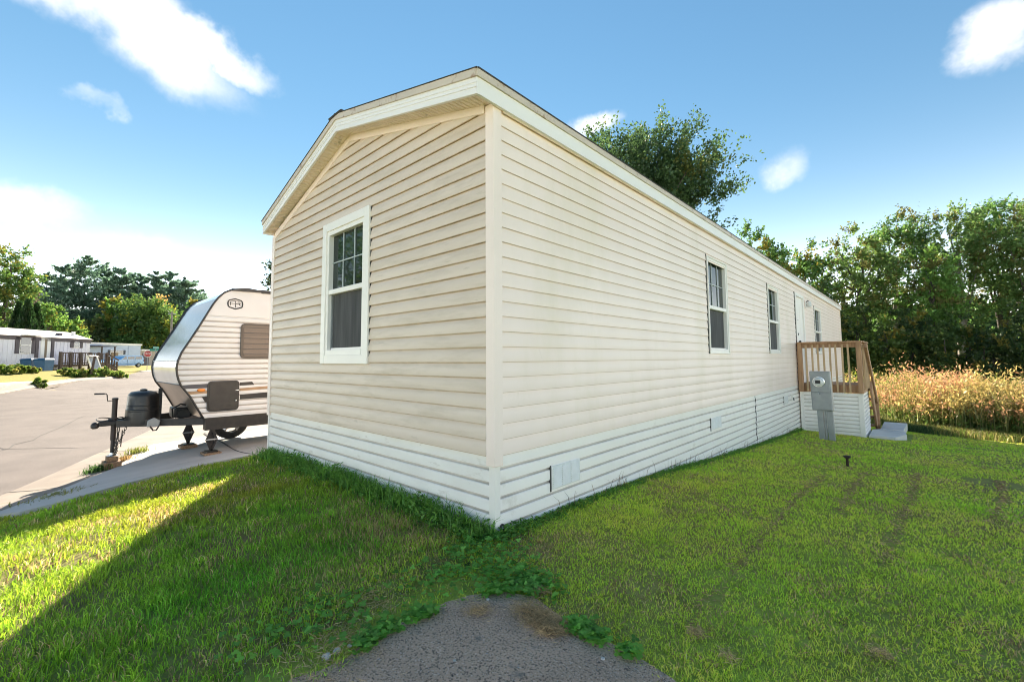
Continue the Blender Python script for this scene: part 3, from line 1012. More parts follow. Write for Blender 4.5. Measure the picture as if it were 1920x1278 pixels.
MB().tube([(.02, 9.0, -.2), (.03, 9.1, -.3), (.02, 9.15, -.25)], .008, 6).build('cable', BLACK, ob)

# ------------------------------------------------------------------ porch deck
deck = thing('porch_deck', 'small wooden porch with cedar railing and white corrugated skirt at the side door', 'porch', (.6, 10.4, -1.05))
X1, Y0, Y1 = 1.13, 9.83, 11.15
DZ = .03
for k in range(9):
    y = Y0 + .0 + k * .147
    MB().box(.03, X1, y, y + .138, DZ - .03, DZ).build('deck_board', CEDAR, deck, bevel=.003)
MB().box(.03, X1 + .02, Y0 - .045, Y0 - .007, DZ - .17, DZ - .005).build('rim_joist', CEDAR, deck, bevel=.003)
MB().box(X1 + .003, X1 + .04, Y0 - .005, Y1, DZ - .17, DZ - .005).build('rim_joist', CEDAR, deck, bevel=.003)
for x, y in ((.075, Y0 - .06), (X1 + .0, Y0 - .06)):
    MB().box(x - .045, x + .045, y - .09, y + .014, DZ - .17, .93).build('post', CEDAR, deck, bevel=.004)
MB().box(X1 - .045, X1 + .045, Y1 - .1, Y1, DZ - .17, .93).build('post', CEDAR, deck, bevel=.004)
MB().box(.03, X1 + .06, Y0 - .16, Y0 - .01, .93, .965).build('top_rail', CEDAR, deck, bevel=.004)
MB().box(.12, X1 - .045, Y0 - .1, Y0 - .062, .83, .93).build('upper_rail', CEDAR, deck, bevel=.003)
MB().box(X1 - .05, X1 + .075, Y0 - .008, Y1 + .02, .93, .965).build('top_rail', CEDAR, deck, bevel=.004)
MB().box(X1 - .02, X1 + .02, Y0 - .04, Y1 - .1, .83, .925).build('upper_rail', CEDAR, deck, bevel=.003)
for k in range(8):
    x = .20 + k * .108
    MB().beam((x, Y0 - .125, DZ - .155), (x + random.uniform(-.008, .008), Y0 - .125, .90), .034, .034, (0, 1, 0)).build('baluster', CEDARL, deck)
for k in range(8):
    y = Y0 + .12 + k * .135
    MB().beam((X1 + .06, y, DZ - .1), (X1 + .06, y, .90), .034, .034, (0, 1, 0)).build('baluster', CEDARL, deck)


def deck_skirt(axis, a0, a1, c, zlow):
    prof = []
    z = DZ - .175
    h = .082
    while z > zlow:
        for f, off in ((0, .012), (.05, .015), (.74, .016), (.80, .012), (.84, -.008), (.95, -.008)):
            prof.append((off, z - f * h))
        z -= h
    rows = [[((a, c - off, zz) if axis == 'x' else (c + off, a, zz)) for a in (a0, a1)] for off, zz in prof]
    o = MB().rings(rows, cap=False, closed=False).build('skirting_panel', SKIRT, deck)
    return paint(o, GREYSHADE, lambda p: ((DZ - .175 - p.center.z) / h) % 1 > .78)  # same painted groove shade on the porch skirt


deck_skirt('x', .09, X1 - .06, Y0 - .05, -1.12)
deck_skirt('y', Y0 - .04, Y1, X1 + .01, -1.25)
MB().box(X1 - .06, X1 + .03, Y0 - .075, Y0 - .03, -1.15, DZ - .172).build('skirting_corner', WHITE, deck, bevel=.004)
MB().box(.03, .10, Y0 - .07, Y0 - .04, -1.12, DZ - .172).build('skirting_corner', WHITE, deck, bevel=.004)
# stairs going down along the wall direction
st0, st1 = (X1 + .05, Y0 + .25, .95), (X1 + .10, 11.75, -.30)
gzs = gz(1.2, 12.1)
MB().beam((X1 + .11, Y0 + .05, .88), (X1 + .12, 12.0, gzs + .75), .04, .13).build('handrail', CEDAR, deck, bevel=.003)
MB().beam((X1 + .085, Y1 - .25, DZ - .05), (X1 + .09, 12.1, gzs + .02), .04, .26).build('stringer', CEDAR, deck, bevel=.003)
MB().beam((.25, Y1 - .25, DZ - .05), (.25, 12.1, gzs + .02), .04, .26).build('stringer', CEDAR, deck, bevel=.003)
MB().box(X1 + .07, X1 + .15, 11.95, 12.05, gzs - .05, gzs + .85).build('post', CEDAR, deck, bevel=.003)
for k in range(5):
    t = (k + .7) / 5.6
    y = Y1 + .0 + (12.05 - Y1) * t; z = DZ - (DZ - gzs) * t
    MB().box(.23, X1 + .07, y - .13, y + .13, z - .035, z).build('tread', CEDAR, deck, bevel=.003)

# concrete stepping slabs by the porch
def slab(name, px, top, lab):
    mb = MB()
    pts = [(p[0], p[1], top) for p in px]
    mb.prism([(a, b, top - .16) for a, b, _ in pts], (0, 0, .16))
    return tag(mb.build(name, mat('light_slab_concrete', (.76, .71, .65), (.66, .61, .56), rough=.85, scale=3, bump=.2, bscale=80), bevel=.008), lab, 'concrete slab')


slab('concrete_slab', [(X1 + .06, 9.95), (1.62, 10.0), (1.78, 10.6), (1.74, 11.1), (X1 + .2, 11.2), (X1 + .06, 11.0)], -1.02, 'pale grey concrete slab with broken edge beside the porch steps, nearer one')
slab('concrete_slab', [(X1 + .19, 11.25), (1.72, 11.2), (1.76, 12.7), (X1 + .19, 12.7)], -1.02, 'smaller pale concrete slab at the foot of the porch steps, behind the broken one')

# ------------------------------------------------------------------ electric meter pedestal
my = 8.0
mbz = gz(.7, my)
meter = thing('electric_meter_pedestal', 'tilted grey metal electric meter pedestal standing in the lawn before the porch', 'electric meter', (.68, my, mbz))
tilt = -.03


def tl(x, y, z):
    return (x + (z - mbz) * tilt + .0, y, z)


def tbox(name, x0, x1, y0, y1, z0, z1, m, par, bevel=.0):
    p = [tl(x, y, z) for z in (z0, z1) for x, y in ((x0, y0), (x1, y0), (x1, y1), (x0, y1))]
    return MB().hexa(p).build(name, m, par, bevel=bevel)


bx = tbox('meter_box', .535, .855, my, my + .16, -.37, .36, GALV, meter, .008)
tbox('box_cover', .55, .84, my - .012, my, -.35, -.04, GALV, bx, .004)
tbox('box_cover', .55, .84, my - .014, my, -.03, .345, GALV, bx, .004)
tbox('post', .60, .69, my + .03, my + .13, mbz - .2, -.37, GALV, meter, .004)
tbox('post', .745, .84, my + .03, my + .13, mbz - .2, -.37, GALV, meter, .004)
tbox('conduit', .70, .735, my + .04, my + .08, mbz - .2, -.37, GALV, meter, .004)
mc = tl(.675, my - .015, .165)
gl = MB().lathe((0, 0, 0), [(.088, 0), (.088, .03), (.078, .04), (.074, .09), (.06, .105), (.0, .108)], 20).build('meter_glass', mat('meter_white_glass', (.78, .78, .76), (.6, .6, .58), rough=.1), bx, smooth='auto')
gl.rotation_euler = (R(90), 0, 0); gl.location = mc
fp = MB().box(-.04, .04, -.03, .035, .1085, .111).build('register', BLACKPL, bx); fp.rotation_euler = (R(90), 0, 0); fp.location = mc
ring = MB().tube([(.09 * math.cos(t), .09 * math.sin(t), .012) for t in np.linspace(0, 6.283, 20, endpoint=False)], .012, 6, loop=True).build('ring_clamp', CHROME, bx); ring.rotation_euler = (R(90), 0, 0); ring.location = mc
lk = MB().tube([tl(.66, my - .016, -.02), tl(.66, my - .04, -.03), tl(.67, my - .045, -.06), tl(.68, my - .02, -.06)], .008, 6).build('latch', CHROME, bx)

# pipe stub in the lawn
pz = gz(1.32, 4.9)
pipe = MB().lathe((1.325, 4.9, pz - .05), [(.016, 0), (.015, .15), (.02, .16), (.04, .175), (.042, .19), (.03, .192), (.012, .185)], 12).build('cleanout_pipe', mat('rusty_iron', (.06, .035, .025), (.03, .02, .018), rough=.8), smooth='auto')
tag(pipe, 'short rusty iron pipe stub with flared cap in the lawn', 'pipe')

# ------------------------------------------------------------------ travel trailer on the driveway
TX, TW, TBACK = -6.5, 2.02, 5.2
TXF = TX - TW
TXC = TX - TW / 2
prof_px = [(382, 784), (369, 763), (356.7, 742.6), (347, 731), (339.5, 722), (334.5, 710), (332.2, 698.8), (331.4, 689), (334, 676.5), (341, 660.8), (358.2, 635.8), (373.9, 612.3),
           (389.5, 587.3), (400.5, 570), (409.9, 558.3), (420.8, 548.8), (436.5, 542.6), (455.3, 541), (489.7, 545.8)]
prof = []
for x, y in prof_px:
    p = at(x, y, 0, TX); prof.append((p.y, p.z))
prof[-2] = (prof[-2][0], prof[-1][1] - .005)
TZ0, TZ1 = prof[0][1], max(z for _, z in prof)
TPZ = [z for _, z in prof]; TPY = [y for y, _ in prof]


def front_y(z):
    """front outline of the trailer side: y of the nose at height z"""
    for (y0, z0), (y1, z1) in zip(prof[:-1], prof[1:]):
        if z0 <= z <= z1 and z1 > z0:
            return y0 + (y1 - y0) * (z - z0) / (z1 - z0)
    return prof[-2][0]


ALU = mat('white_trailer_aluminium', (.62, .63, .64), (.56, .57, .58), rough=.3, scale=1.5, spots=[((.55, .52, .48), 5, .66, .12)])
CAPG = mat('glossy_grey_cap', (.13, .155, .185), (.075, .09, .11), rough=.16, scale=3.0, coat=.1, spec=.45, metal=.0, stretch=(1, 3, 1))
NOSE = mat('white_fibreglass', (.72, .72, .72), (.66, .65, .64), rough=.16, scale=2, coat=.4)
TANP = mat('brushed_tan_metal', (.30, .25, .205), (.20, .165, .135), rough=.28, scale=2, metal=.6)
TRIM = mat('dark_trim_vinyl', (.02, .02, .022), (.035, .035, .036), rough=.4)
trailer = thing('travel_trailer', 'white ribbed-aluminium travel trailer with slanted grey nose parked beside the cream house', 'travel trailer', (TXC, 2.2, -.95))


def trailer_side(x, sgn, name):
    rows = []
    rib = .088
    z = TZ0 + .002
    zs = []
    while z < TZ1 - .56:
        zs += [(z, .001), (z + rib * .10, .004), (z + rib * .66, .004), (z + rib * .76, .0), (z + rib * .80, -.022), (z + rib * .97, -.022)]
        z += rib
    while z < TZ1 - .012:
        zs.append((z, .001)); z += .05
    zs.append((TZ1 - .012, .0))
    for zz, off in zs:
        y0 = front_y(zz) + .012
        rows.append([(x + sgn * off, y0, zz), (x + sgn * off, (y0 + TBACK) / 2, zz), (x + sgn * off, TBACK, zz)])
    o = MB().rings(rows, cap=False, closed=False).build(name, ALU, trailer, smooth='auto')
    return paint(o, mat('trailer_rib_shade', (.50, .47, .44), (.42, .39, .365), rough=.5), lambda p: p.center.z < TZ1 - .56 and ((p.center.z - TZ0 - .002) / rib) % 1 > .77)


side = trailer_side(TX, 1, 'side_wall')
trailer_side(TXF, -1, 'side_wall')
MB().quad((TX, TBACK, TZ0), (TXF, TBACK, TZ0), (TXF, TBACK, TZ1), (TX, TBACK, TZ1)).build('rear_wall', ALU, trailer)
# front shell between the two outlines: lower tan panel, white nose, grey cap, roof
def shell(name, k0, k1, m, crown=.03):
    rows = []
    for y, z in prof[k0:k1 + 1]:
        row = []
        for t in np.linspace(0, 1, 9):
            bul = 1 - (2 * t - 1) ** 4
            row.append((TX - .004 - (TW - .008) * t, y - crown * bul * .8, z + crown * bul * .3))
        rows.append(row)
    return MB().rings(rows, cap=False, closed=False).build(name, m, trailer, smooth=True)


shell('lower_front_panel', 0, 4, TANP, .0)
shell('nose_panel', 4, 8, NOSE, .0)
cap = shell('front_cap', 8, 14, CAPG, .0)
shell('roof_curve', 14, 17, NOSE, .0)
MB().box(TXF + .004, TX - .004, prof[-2][0], TBACK, TZ1 - .02, TZ1 - .006).build('roof', NOSE, trailer)
for z in (prof[8][1], prof[4][1]):
    MB().tube([(TX - .004, front_y(z) - .006, z), (TXF + .004, front_y(z) - .006, z)], .007, 6).build('seam_trim', WHITE if z > .5 else TRIM, trailer)
for x in (TX, TXF):
    ep = [(x + (.004 if x == TX else -.004), y - .006, z) for y, z in prof] + [(x + (.004 if x == TX else -.004), TBACK, TZ1)]
    MB().tube(ep, .016, 6).build('edge_moulding', TRIM, trailer, smooth=True)
# rounded rectangle helper on the side plane


def rrect(y0, y1, z0, z1, r, n=6):
    out = []
    for cy, cz, a0 in ((y1 - r, z1 - r, 0), (y0 + r, z1 - r, 90), (y0 + r, z0 + r, 180), (y1 - r, z0 + r, 270)):
        for k in range(n + 1):
            a = R(a0 + 90 * k / n); out.append((cy + r * math.cos(a), cz + r * math.sin(a)))
    return out


def sp(px, py):
    p = at(px, py, 0, TX + .01); return p.y, p.z


# window with bronze frame and louvred dark glass
wy0, wz0 = sp(449.5, 671.5); wy1 = wy0 + 1.0; wz1 = sp(455, 606)[1]
wf = MB().prism([(TX + .002, y, z) for y, z in rrect(wy0, wy1, wz0, wz1, .07)], (.022, 0, 0)).build('window', mat('bronze_frame', (.045, .035, .028), (.06, .05, .04), rough=.4), trailer, bevel=.004)
MB().prism([(TX + .0245, y, z) for y, z in rrect(wy0 + .045, wy1 - .045, wz0 + .04, wz1 - .04, .04)], (.002, 0, 0)).build('pane', mat('bronze_blind_glass', (.12, .095, .075), (.08, .062, .05), rough=.12, scale=3, stretch=(1, .2, 8)), wf)
for k in range(6):
    z = wz0 + .07 + (wz1 - wz0 - .14) * k / 5
    MB().box(TX + .026, TX + .031, wy0 + .05, wy1 - .05, z - .006, z + .006).build('louvre_bar', TRIM, wf)
# storage hatch
hy0, hz1 = sp(389.5, 714.5); hy1 = sp(449, 713)[0]; hz0 = sp(391, 772)[1]
hf = MB().prism([(TX + .002, y, z) for y, z in rrect(hy0, hy1, hz0, hz1, .06)], (.018, 0, 0)).build('storage_hatch', BLACKPL, trailer, bevel=.004)
MB().prism([(TX + .0205, y, z) for y, z in rrect(hy0 + .025, hy1 - .025, hz0 + .025, hz1 - .025, .045)], (.006, 0, 0)).build('hatch_panel', mat('dark_hatch_plastic', (.04, .037, .034), (.03, .028, .026), rough=.6, scale=12, bump=.1, bscale=200), hf, bevel=.003)
for q, (px, py) in enumerate(((444, 731), (441.5, 750))):
    y, z = sp(px, py)
    l_ = MB().lathe((0, 0, 0), [(.014, 0), (.014, .01), (.006, .014)], 10).build('latch', CHROME, hf); l_.rotation_euler = (0, R(90), 0); l_.location = (TX + .027, y, z)
MB().box(TX + .03, TX + .036, sp(441, 731)[0], sp(447.5, 731)[0], sp(441, 732)[1], sp(441, 730)[1]).build('latch_handle', CHROME, hf)


def stripe(name, pts, m):
    q = [sp(*p) for p in pts]
    return MB().prism([(TX + .0045, y, z) for y, z in q], (.0025, 0, 0)).build(name, m, trailer)


STB = mat('black_stripe_vinyl', (.018, .018, .02), rough=.35)
STG = mat('dark_blue_grey_stripe', (.05, .055, .07), rough=.35)
STT = mat('gold_brown_stripe', (.36, .24, .14), (.30, .19, .11), rough=.35)
stripe('stripe', [(341, 722), (389.5, 719), (389.5, 727), (346, 729)], STG)
stripe('stripe', [(350, 735), (389.5, 731.5), (389.5, 737), (354, 739.5)], STT)
stripe('stripe', [(378.5, 743.8), (389.5, 743), (389.5, 753), (384.5, 753.5)], STB)
stripe('stripe', [(450, 716.5), (473, 715), (477, 721), (450, 722.5)], STB)
stripe('stripe', [(450, 727.5), (510, 722.5), (510, 727.5), (450, 732.8)], STT)
stripe('stripe', [(450, 739.5), (510, 734), (510, 743.8), (450, 748.3)], STB)
# amber marker lamp
y, z = sp(377.5, 731)
ml = MB().lathe((0, 0, 0), [(.028, 0), (.028, .006), (.024, .016), (.0, .02)], 16, 1.0, 2.1).build('marker_lamp', mat('amber_lens', (.75, .24, .03), rough=.15), trailer, smooth='auto')
ml.rotation_euler = (0, R(90), 0); ml.location = Vector((TX + .007, y, z)) - trailer.location
# maker's emblem: rounded hexagon with two stylised letters
EMB = mat('charcoal_decal', (.03, .03, .032), rough=.5)
ecy, ecz = sp(441.6, 569.6)
ehw = (sp(455.5, 569)[0] - sp(427.8, 569)[0]) / 2; ehh = (sp(441, 560)[1] - sp(441, 579)[1]) / 2


def epath(pts, r=.006, loop=False, nm='emblem_stroke', par=None):
    return MB().tube([(TX + .004, ecy + a * ehw, ecz + b * ehh) for a, b in pts], r, 5, loop=loop).build(nm, EMB, par)


em = epath([(-.95, -.45), (-.8, -.68), (0, -1), (.8, -.68), (.95, -.45), (1, 0), (.95, .45), (.8, .68), (0, 1), (-.8, .68), (-.95, .45), (-1, 0)], .011, True, 'emblem', trailer)
epath([(-.66, -.30), (-.66, .34), (-.04, .64)], par=em)
epath([(-.66, .02), (-.08, .08)], par=em)
epath([(.04, -.72), (.04, .64), (.62, .36), (.66, .10), (.08, .06)], par=em)
epath([(.48, .06), (.70, -.30)], par=em)
# awning arm at the roof edge
y0, z0 = sp(434, 547); y1, z1 = sp(490, 548.5)
MB().prism([(TX + .005, y0, TZ1 - .045), (TX + .005, y0 + .05, TZ1 - .005), (TX + .005, (y0 + y1) / 2, TZ1 + .025), (TX + .005, y1, TZ1 + .002), (TX + .005, y1 + .02, TZ1 - .03)], (.05, 0, 0)).build('awning_end_cap', TRIM, trailer, bevel=.006)
MB().cyl((TX + .03, y1, TZ1 - .012), (TX + .03, TBACK - .3, TZ1 - .012), .03, n=10).build('awning_tube', TRIM, trailer, smooth='auto')
# chassis
MB().box(TX - .16, TX - .02, prof[0][0] + .03, TBACK, TZ0 - .20, TZ0 - .004).build('frame_rail', BLACK, trailer)
MB().box(TXF + .02, TXF + .16, prof[0][0] + .03, TBACK, TZ0 - .20, TZ0 - .004).build('frame_rail', BLACK, trailer)
MB().box(TXF + .16, TX - .16, prof[0][0] + .05, prof[0][0] + .15, TZ0 - .13, TZ0 - .01).build('cross_member', BLACK, trailer)
MB().box(TXF + .16, TX - .16, prof[0][0] + .15, TBACK, TZ0 - .03, TZ0 - .008).build('underbelly', BLACK, trailer)
CP = at(173, 798, 0, TXC)                       # coupler
tz = TZ0 - .075
for s_ in (1, -1):
    MB().beam((TXC + s_ * .07, CP.y + .28, CP.z + .01), (TXC + s_ * .82, prof[0][0] + .12, tz), .05, .11).build('tongue_beam', BLACK, trailer, bevel=.004)
cpl = MB().beam((TXC, CP.y + .07, CP.z + .02), (TXC, CP.y + .42, CP.z + .02), .10, .08).build('coupler', BLACK, trailer, bevel=.012)
MB().lathe((TXC, CP.y + .03, CP.z - .05), [(.03, 0), (.05, .02), (.052, .06), (.035, .09), (.012, .10)], 12).build('coupler_socket', BLACK, cpl, smooth='auto')
MB().beam((TXC, CP.y + .18, CP.z + .075), (TXC, CP.y + .30, CP.z + .08), .035, .03).build('coupler_latch', BLACK, cpl, bevel=.006)
# tongue jack with crank
JP = at(213, 800, 0, TXC); jy = JP.y
jtop = at(217, 747, 0, TXC).z; jg = gz(TXC, jy) + .05
jk = MB().cyl((TXC, jy, jtop - .01), (TXC, jy, CP.z - .25), .035, n=12).build('tongue_jack', mat('brown_black_steel', (.035, .022, .018), (.02, .015, .013), rough=.5), trailer, smooth='auto')
MB().cyl((TXC, jy, CP.z - .25), (TXC, jy, jg + .19), .027, n=12).build('jack_leg', BLACK, jk, smooth='auto')
MB().lathe((TXC, jy, jg + .16), [(.07, 0), (.07, .012), (.035, .02), (.03, .05)], 14).build('jack_foot', CHROME, jk)
MB().lathe((TXC, jy, jtop - .015), [(.042, 0), (.042, .02), (.03, .028)], 12).build('jack_cap', BLACK, jk)
MB().tube([(TXC, jy, jtop - .03), (TXC, jy - .09, jtop - .03), (TXC, jy - .10, jtop + .07), (TXC, jy - .11, jtop + .085), (TXC, jy - .24, jtop + .09)], .008, 6).build('crank', BLACK, jk)
MB().cyl((TXC, jy - .13, jtop + .085), (TXC, jy - .25, jtop + .09), .013, n=8).build('crank_grip', BLACKPL, jk)
# coiled cable over the coupler
MB().tube([(TXC + .12 * math.cos(t) + .02, jy - .05 + .16 * math.sin(t), CP.z + .09 + .02 * math.sin(2 * t)) for t in np.linspace(0, 9.5, 34)], .008, 6).build('coiled_cable', BLACKPL, trailer)
MB().tube([(TXC + .05, jy + .1, CP.z + .06), (TXC + .05, jy + .2, CP.z + .2), (TXC + .05, jy + .33, CP.z + .26), (TXC + .05, jy + .40, CP.z + .18)], .008, 6).build('cable', BLACKPL, trailer)


def chain(p0, sag, p1, n):
    c = None
    P = [Vector(p0).lerp(Vector(p1), t) - Vector((0, 0, sag * 4 * t * (1 - t))) for t in np.linspace(0, 1, n)]
    root = bpy.data.objects.new('safety_chain', None); COL.objects.link(root); root.parent = trailer; root.location = -trailer.location
    root['_local'] = 1
    for i in range(n - 1):
        a, b = P[i], P[i + 1]; d = (b - a); L = d.length * .68; d.normalize()
        s1 = d.cross(Vector((1, .3, .2))).normalized()
        if i % 2:
            s1 = d.cross(s1).normalized()
        m_ = (a + b) / 2
        MB().tube([m_ + d * L * math.cos(t) + s1 * .014 * math.sin(t) for t in np.linspace(0, 6.283, 9, endpoint=False)], .0045, 4, loop=True).build('link', BLACK, root)


chain((TXC + .06, CP.y + .30, CP.z - .05), .30, (TXC + .05, jy + .02, CP.z - .28), 15)
chain((TXC - .05, CP.y + .32, CP.z - .05), .30, (TXC - .02, jy + .04, CP.z - .24), 15)
chain((TXC + .10, jy + .14, CP.z - .06), .01, (TXC + .09, jy + .06, CP.z - .30), 8)
MB().cyl((TXC + .08, jy + .10, CP.z - .10), (TXC + .08, jy + .09, CP.z - .36), .008, n=6).build('breakaway_pin', BLACK, trailer)
# propane cover
PC = at(262, 788, 0, TXC)
pc = MB().lathe((TXC, PC.y + .03, PC.z - .04), [(.265, 0), (.27, .03), (.255, .20), (.255, .23), (.245, .24), (.235, .44), (.228, .47), (.19, .51), (.10, .525), (.0, .53)], 20, 1.2, .86).build('propane_cover', BLACKPL, trailer, smooth='auto')
MB().lathe((TXC, PC.y + .03, PC.z + .48), [(.05, 0), (.05, .03), (.02, .04)], 12, 1.2).build('cover_knob', BLACKPL, pc)
for k in range(3):
    MB().tube([(TXC + .305 * math.cos(t), PC.y + .03 + .22 * math.sin(t), PC.z + .08 + k * .09) for t in np.linspace(-1.2, .6, 8)], .006, 5).build('cover_ridge', BLACKPL, pc)
MB().beam((TXC + .02, PC.y + .25, PC.z - .0), (TXC + .02, PC.y + .25, PC.z + .52), .05, .05, (0, 1, 0)).build('bottle_bracket', BLACK, trailer)
# battery box and hoses by the frame
bb = MB().box(TXC - .2, TXC + .22, PC.y + .42, PC.y + .66, tz + .03, tz + .21).build('battery_box', BLACKPL, trailer, bevel=.02)
MB().tube([(TXC + .24, PC.y + .40, tz + .05), (TXC + .26, PC.y + .38, tz + .2), (TXC + .24, PC.y + .5, tz + .27), (TXC + .2, PC.y + .66, tz + .22)], .014, 6).build('hose', BLACKPL, bb)
MB().tube([(TXC + .23, PC.y + .44, tz + .04), (TXC + .29, PC.y + .46, tz + .16), (TXC + .26, PC.y + .58, tz + .19)], .012, 6).build('hose', BLACKPL, bb)
MB().box(TXC - .7, TXC + .75, prof[0][0] + .0, prof[0][0] + .03, TZ0 - .02, TZ0 + .06).build('front_sill', TRIM, trailer)
# weight-distribution bracket with hooked lever
WB = at(285, 793, 0, TXC + .45)
wb = MB().prism([(TXC + .46, WB.y - .07, WB.z - .05), (TXC + .46, WB.y + .08, WB.z - .06), (TXC + .46, WB.y + .10, WB.z + .04), (TXC + .46, WB.y + .02, WB.z + .09), (TXC + .46, WB.y - .06, WB.z + .05)], (.035, 0, 0)).build('bracket', GALV, trailer, bevel=.006)
MB().tube([(TXC + .5, WB.y - .03, WB.z - .04), (TXC + .5, WB.y + .01, WB.z - .11), (TXC + .5, WB.y + .05, WB.z - .11), (TXC + .5, WB.y + .09, WB.z - .03)], .012, 6).build('hook', BLACK, wb)
MB().beam((TXC + .15, CP.y + .75, CP.z - .06), (TXC + .25, CP.y + 1.0, CP.z - .06), .025, .02).build('safety_strap', BLACK, trailer)


def stabiliser(px, py, X, base_h):
    fx = at(px, py, 0, X); y = fx.y; g = gz(X, y) + .045
    top = TZ0 - .17
    mid = (top + g + base_h) / 2
    s = MB().prism([(X - .03, y, top), (X - .03, y - .055, mid), (X - .03, y, g + base_h), (X - .03, y + .055, mid)], (.025, 0, 0)).build('stabiliser_jack', BLACK, trailer)
    for sg in (1, -1):
        MB().beam((X + .02, y, top + .01), (X + .02, y + sg * .07, mid), .03, .022, (1, 0, 0)).build('scissor_arm', BLACK, s)
        MB().beam((X + .02, y + sg * .07, mid), (X + .02, y, g + base_h), .03, .022, (1, 0, 0)).build('scissor_arm', BLACK, s)
    MB().cyl((X + .022, y - .09, mid), (X + .022, y + .09, mid), .013, n=8).build('jack_screw', GALV, s)
    MB().box(X - .08, X + .1, y - .08, y + .08, g + base_h - .012, g + base_h + .008).build('jack_pad', BLACK, s)
    return X, y, g, base_h


WH = []
for px, py, X, bh in ((395, 848, TX - .06, .05), (352, 830, TX - 1.30, .07)):
    WH.append(stabiliser(px, py, X, bh))
# far-side wheel under the body
wc = at(426, 789, 0, TXF + .18)
wr = wc.z - (gz(wc.x, wc.y) + .045)
wr = .32
wz = gz(TXF + .18, wc.y) + .045 + wr
for X, yy in ((TXF + .18, wc.y + .05),):
    wz = gz(X, yy) + .045 + wr
    def ringy(r, xx):
        return [(xx, yy + r * math.cos(t), wz + r * math.sin(t)) for t in np.linspace(0, 6.283, 25)[:-1]]
    ty = MB().rings([ringy(.20, X + .09), ringy(.28, X + .105), ringy(.31, X + .09), ringy(wr, X + .06), ringy(wr, X - .06), ringy(.30, X - .1), ringy(.2, X - .09)], cap=False).build('wheel', RUBBER, trailer, smooth='auto')
    MB().rings([ringy(.2, X + .09), ringy(.18, X + .07), ringy(.17, X + .05)], cap=False).build('rim', CHROME, ty, smooth='auto')
    for k in range(5):
        a = k * 2 * math.pi / 5 + .3
        MB().beam((X + .075, yy, wz), (X + .08, yy + .19 * math.cos(a), wz + .19 * math.sin(a)), .03, .05, (1, 0, 0)).build('spoke', CHROME, ty)
    MB().cyl((X - .05, yy, wz), (X + .085, yy, wz), .06, n=12).build('hub', GALV, ty)

# wooden blocks
g = gz(TXC, jy) + .05
for (z0, z1, w, lab) in ((g - .02, g + .085, .17, 'weathered wooden block on the gutter, lower of the two under the trailer tongue jack'), (g + .088, g + .158, .11, 'small wooden block stacked under the foot of the trailer tongue jack')):
    tag(MB().box(TXC - w, TXC + w, jy - w * .62, jy + w * .62, z0, z1).build('wooden_block', BLOCK, bevel=.006), lab, 'wooden block', 'blocks under the trailer jacks')
for (X, y, g_, bh), lab in zip(WH, ('flat wooden block under the nearer stabiliser jack, close to the lawn', 'flat wooden block under the farther stabiliser jack of the trailer')):
    tag(MB().box(X - .13, X + .15, y - .12, y + .12, g_ + .0, g_ + bh - .013).build('wooden_block', BLOCK, bevel=.005), lab, 'wooden block', 'blocks under the trailer jacks')

# ------------------------------------------------------------------ homes across the street
LILAC = mat('pale_lilac_metal_siding', (.84, .80, .86), (.78, .74, .80), rough=.5, scale=2)
MAUVE = mat('mauve_brown_trim', (.10, .075, .085), (.08, .06, .07), rough=.6)
ROOFP = mat('pale_roof_membrane', (.52, .47, .45), (.45, .41, .40), rough=.8, scale=1.5)
SKYB = mat('light_blue_siding', (.52, .60, .78), (.46, .54, .72), rough=.55, scale=2)
NAVY = mat('navy_shutter', (.03, .035, .06), rough=.5)


class Frame:
    """local frame along a facade: u to the right as seen from the street, w away from the street, z up."""
    def __init__(s, p, q):
        s.p = Vector((p.x, p.y, 0)); d = Vector((q.x - p.x, q.y - p.y, 0)); s.L = d.length; s.u = d.normalized()
        s.w = Vector((-s.u.y, s.u.x, 0))
        if s.w.dot(s.p - Vector((CAM.x, CAM.y, 0))) < 0:
            s.w = -s.w

    def P(s, u, w, z):
        v = s.p + s.u * u + s.w * w; return Vector((v.x, v.y, z))

    def box(s, name, u0, u1, w0, w1, z0, z1, m, par, bevel=0):
        return MB().hexa([s.P(u0, w0, z0), s.P(u1, w0, z0), s.P(u1, w1, z0), s.P(u0, w1, z0), s.P(u0, w0, z1), s.P(u1, w0, z1), s.P(u1, w1, z1), s.P(u0, w1, z1)]).build(name, m, par, bevel=bevel)


A = at_dist(-60, 690, 51.5); B = at_dist(166, 690, 60.0)
fr = Frame(A, B)


def fu(px, f=None):
    """position along the facade of a picture column"""
    f = f or fr
    d = ray(px, 670); d = Vector((d.x, d.y, 0))
    a = Vector((CAM.x, CAM.y, 0))
    # solve a + t d = p + s u
    M2 = Matrix(((d.x, -f.u.x), (d.y, -f.u.y)))
    r_ = M2.inverted() @ Vector((f.p.x - a.x, f.p.y - a.y))
    return r_.y


def fz(px, py, f, w=0.0):
    p = f.P(fu(px, f), w, 0); dist = math.hypot(p.x - CAM.x, p.y - CAM.y)
    return at_dist(px, py, dist).z


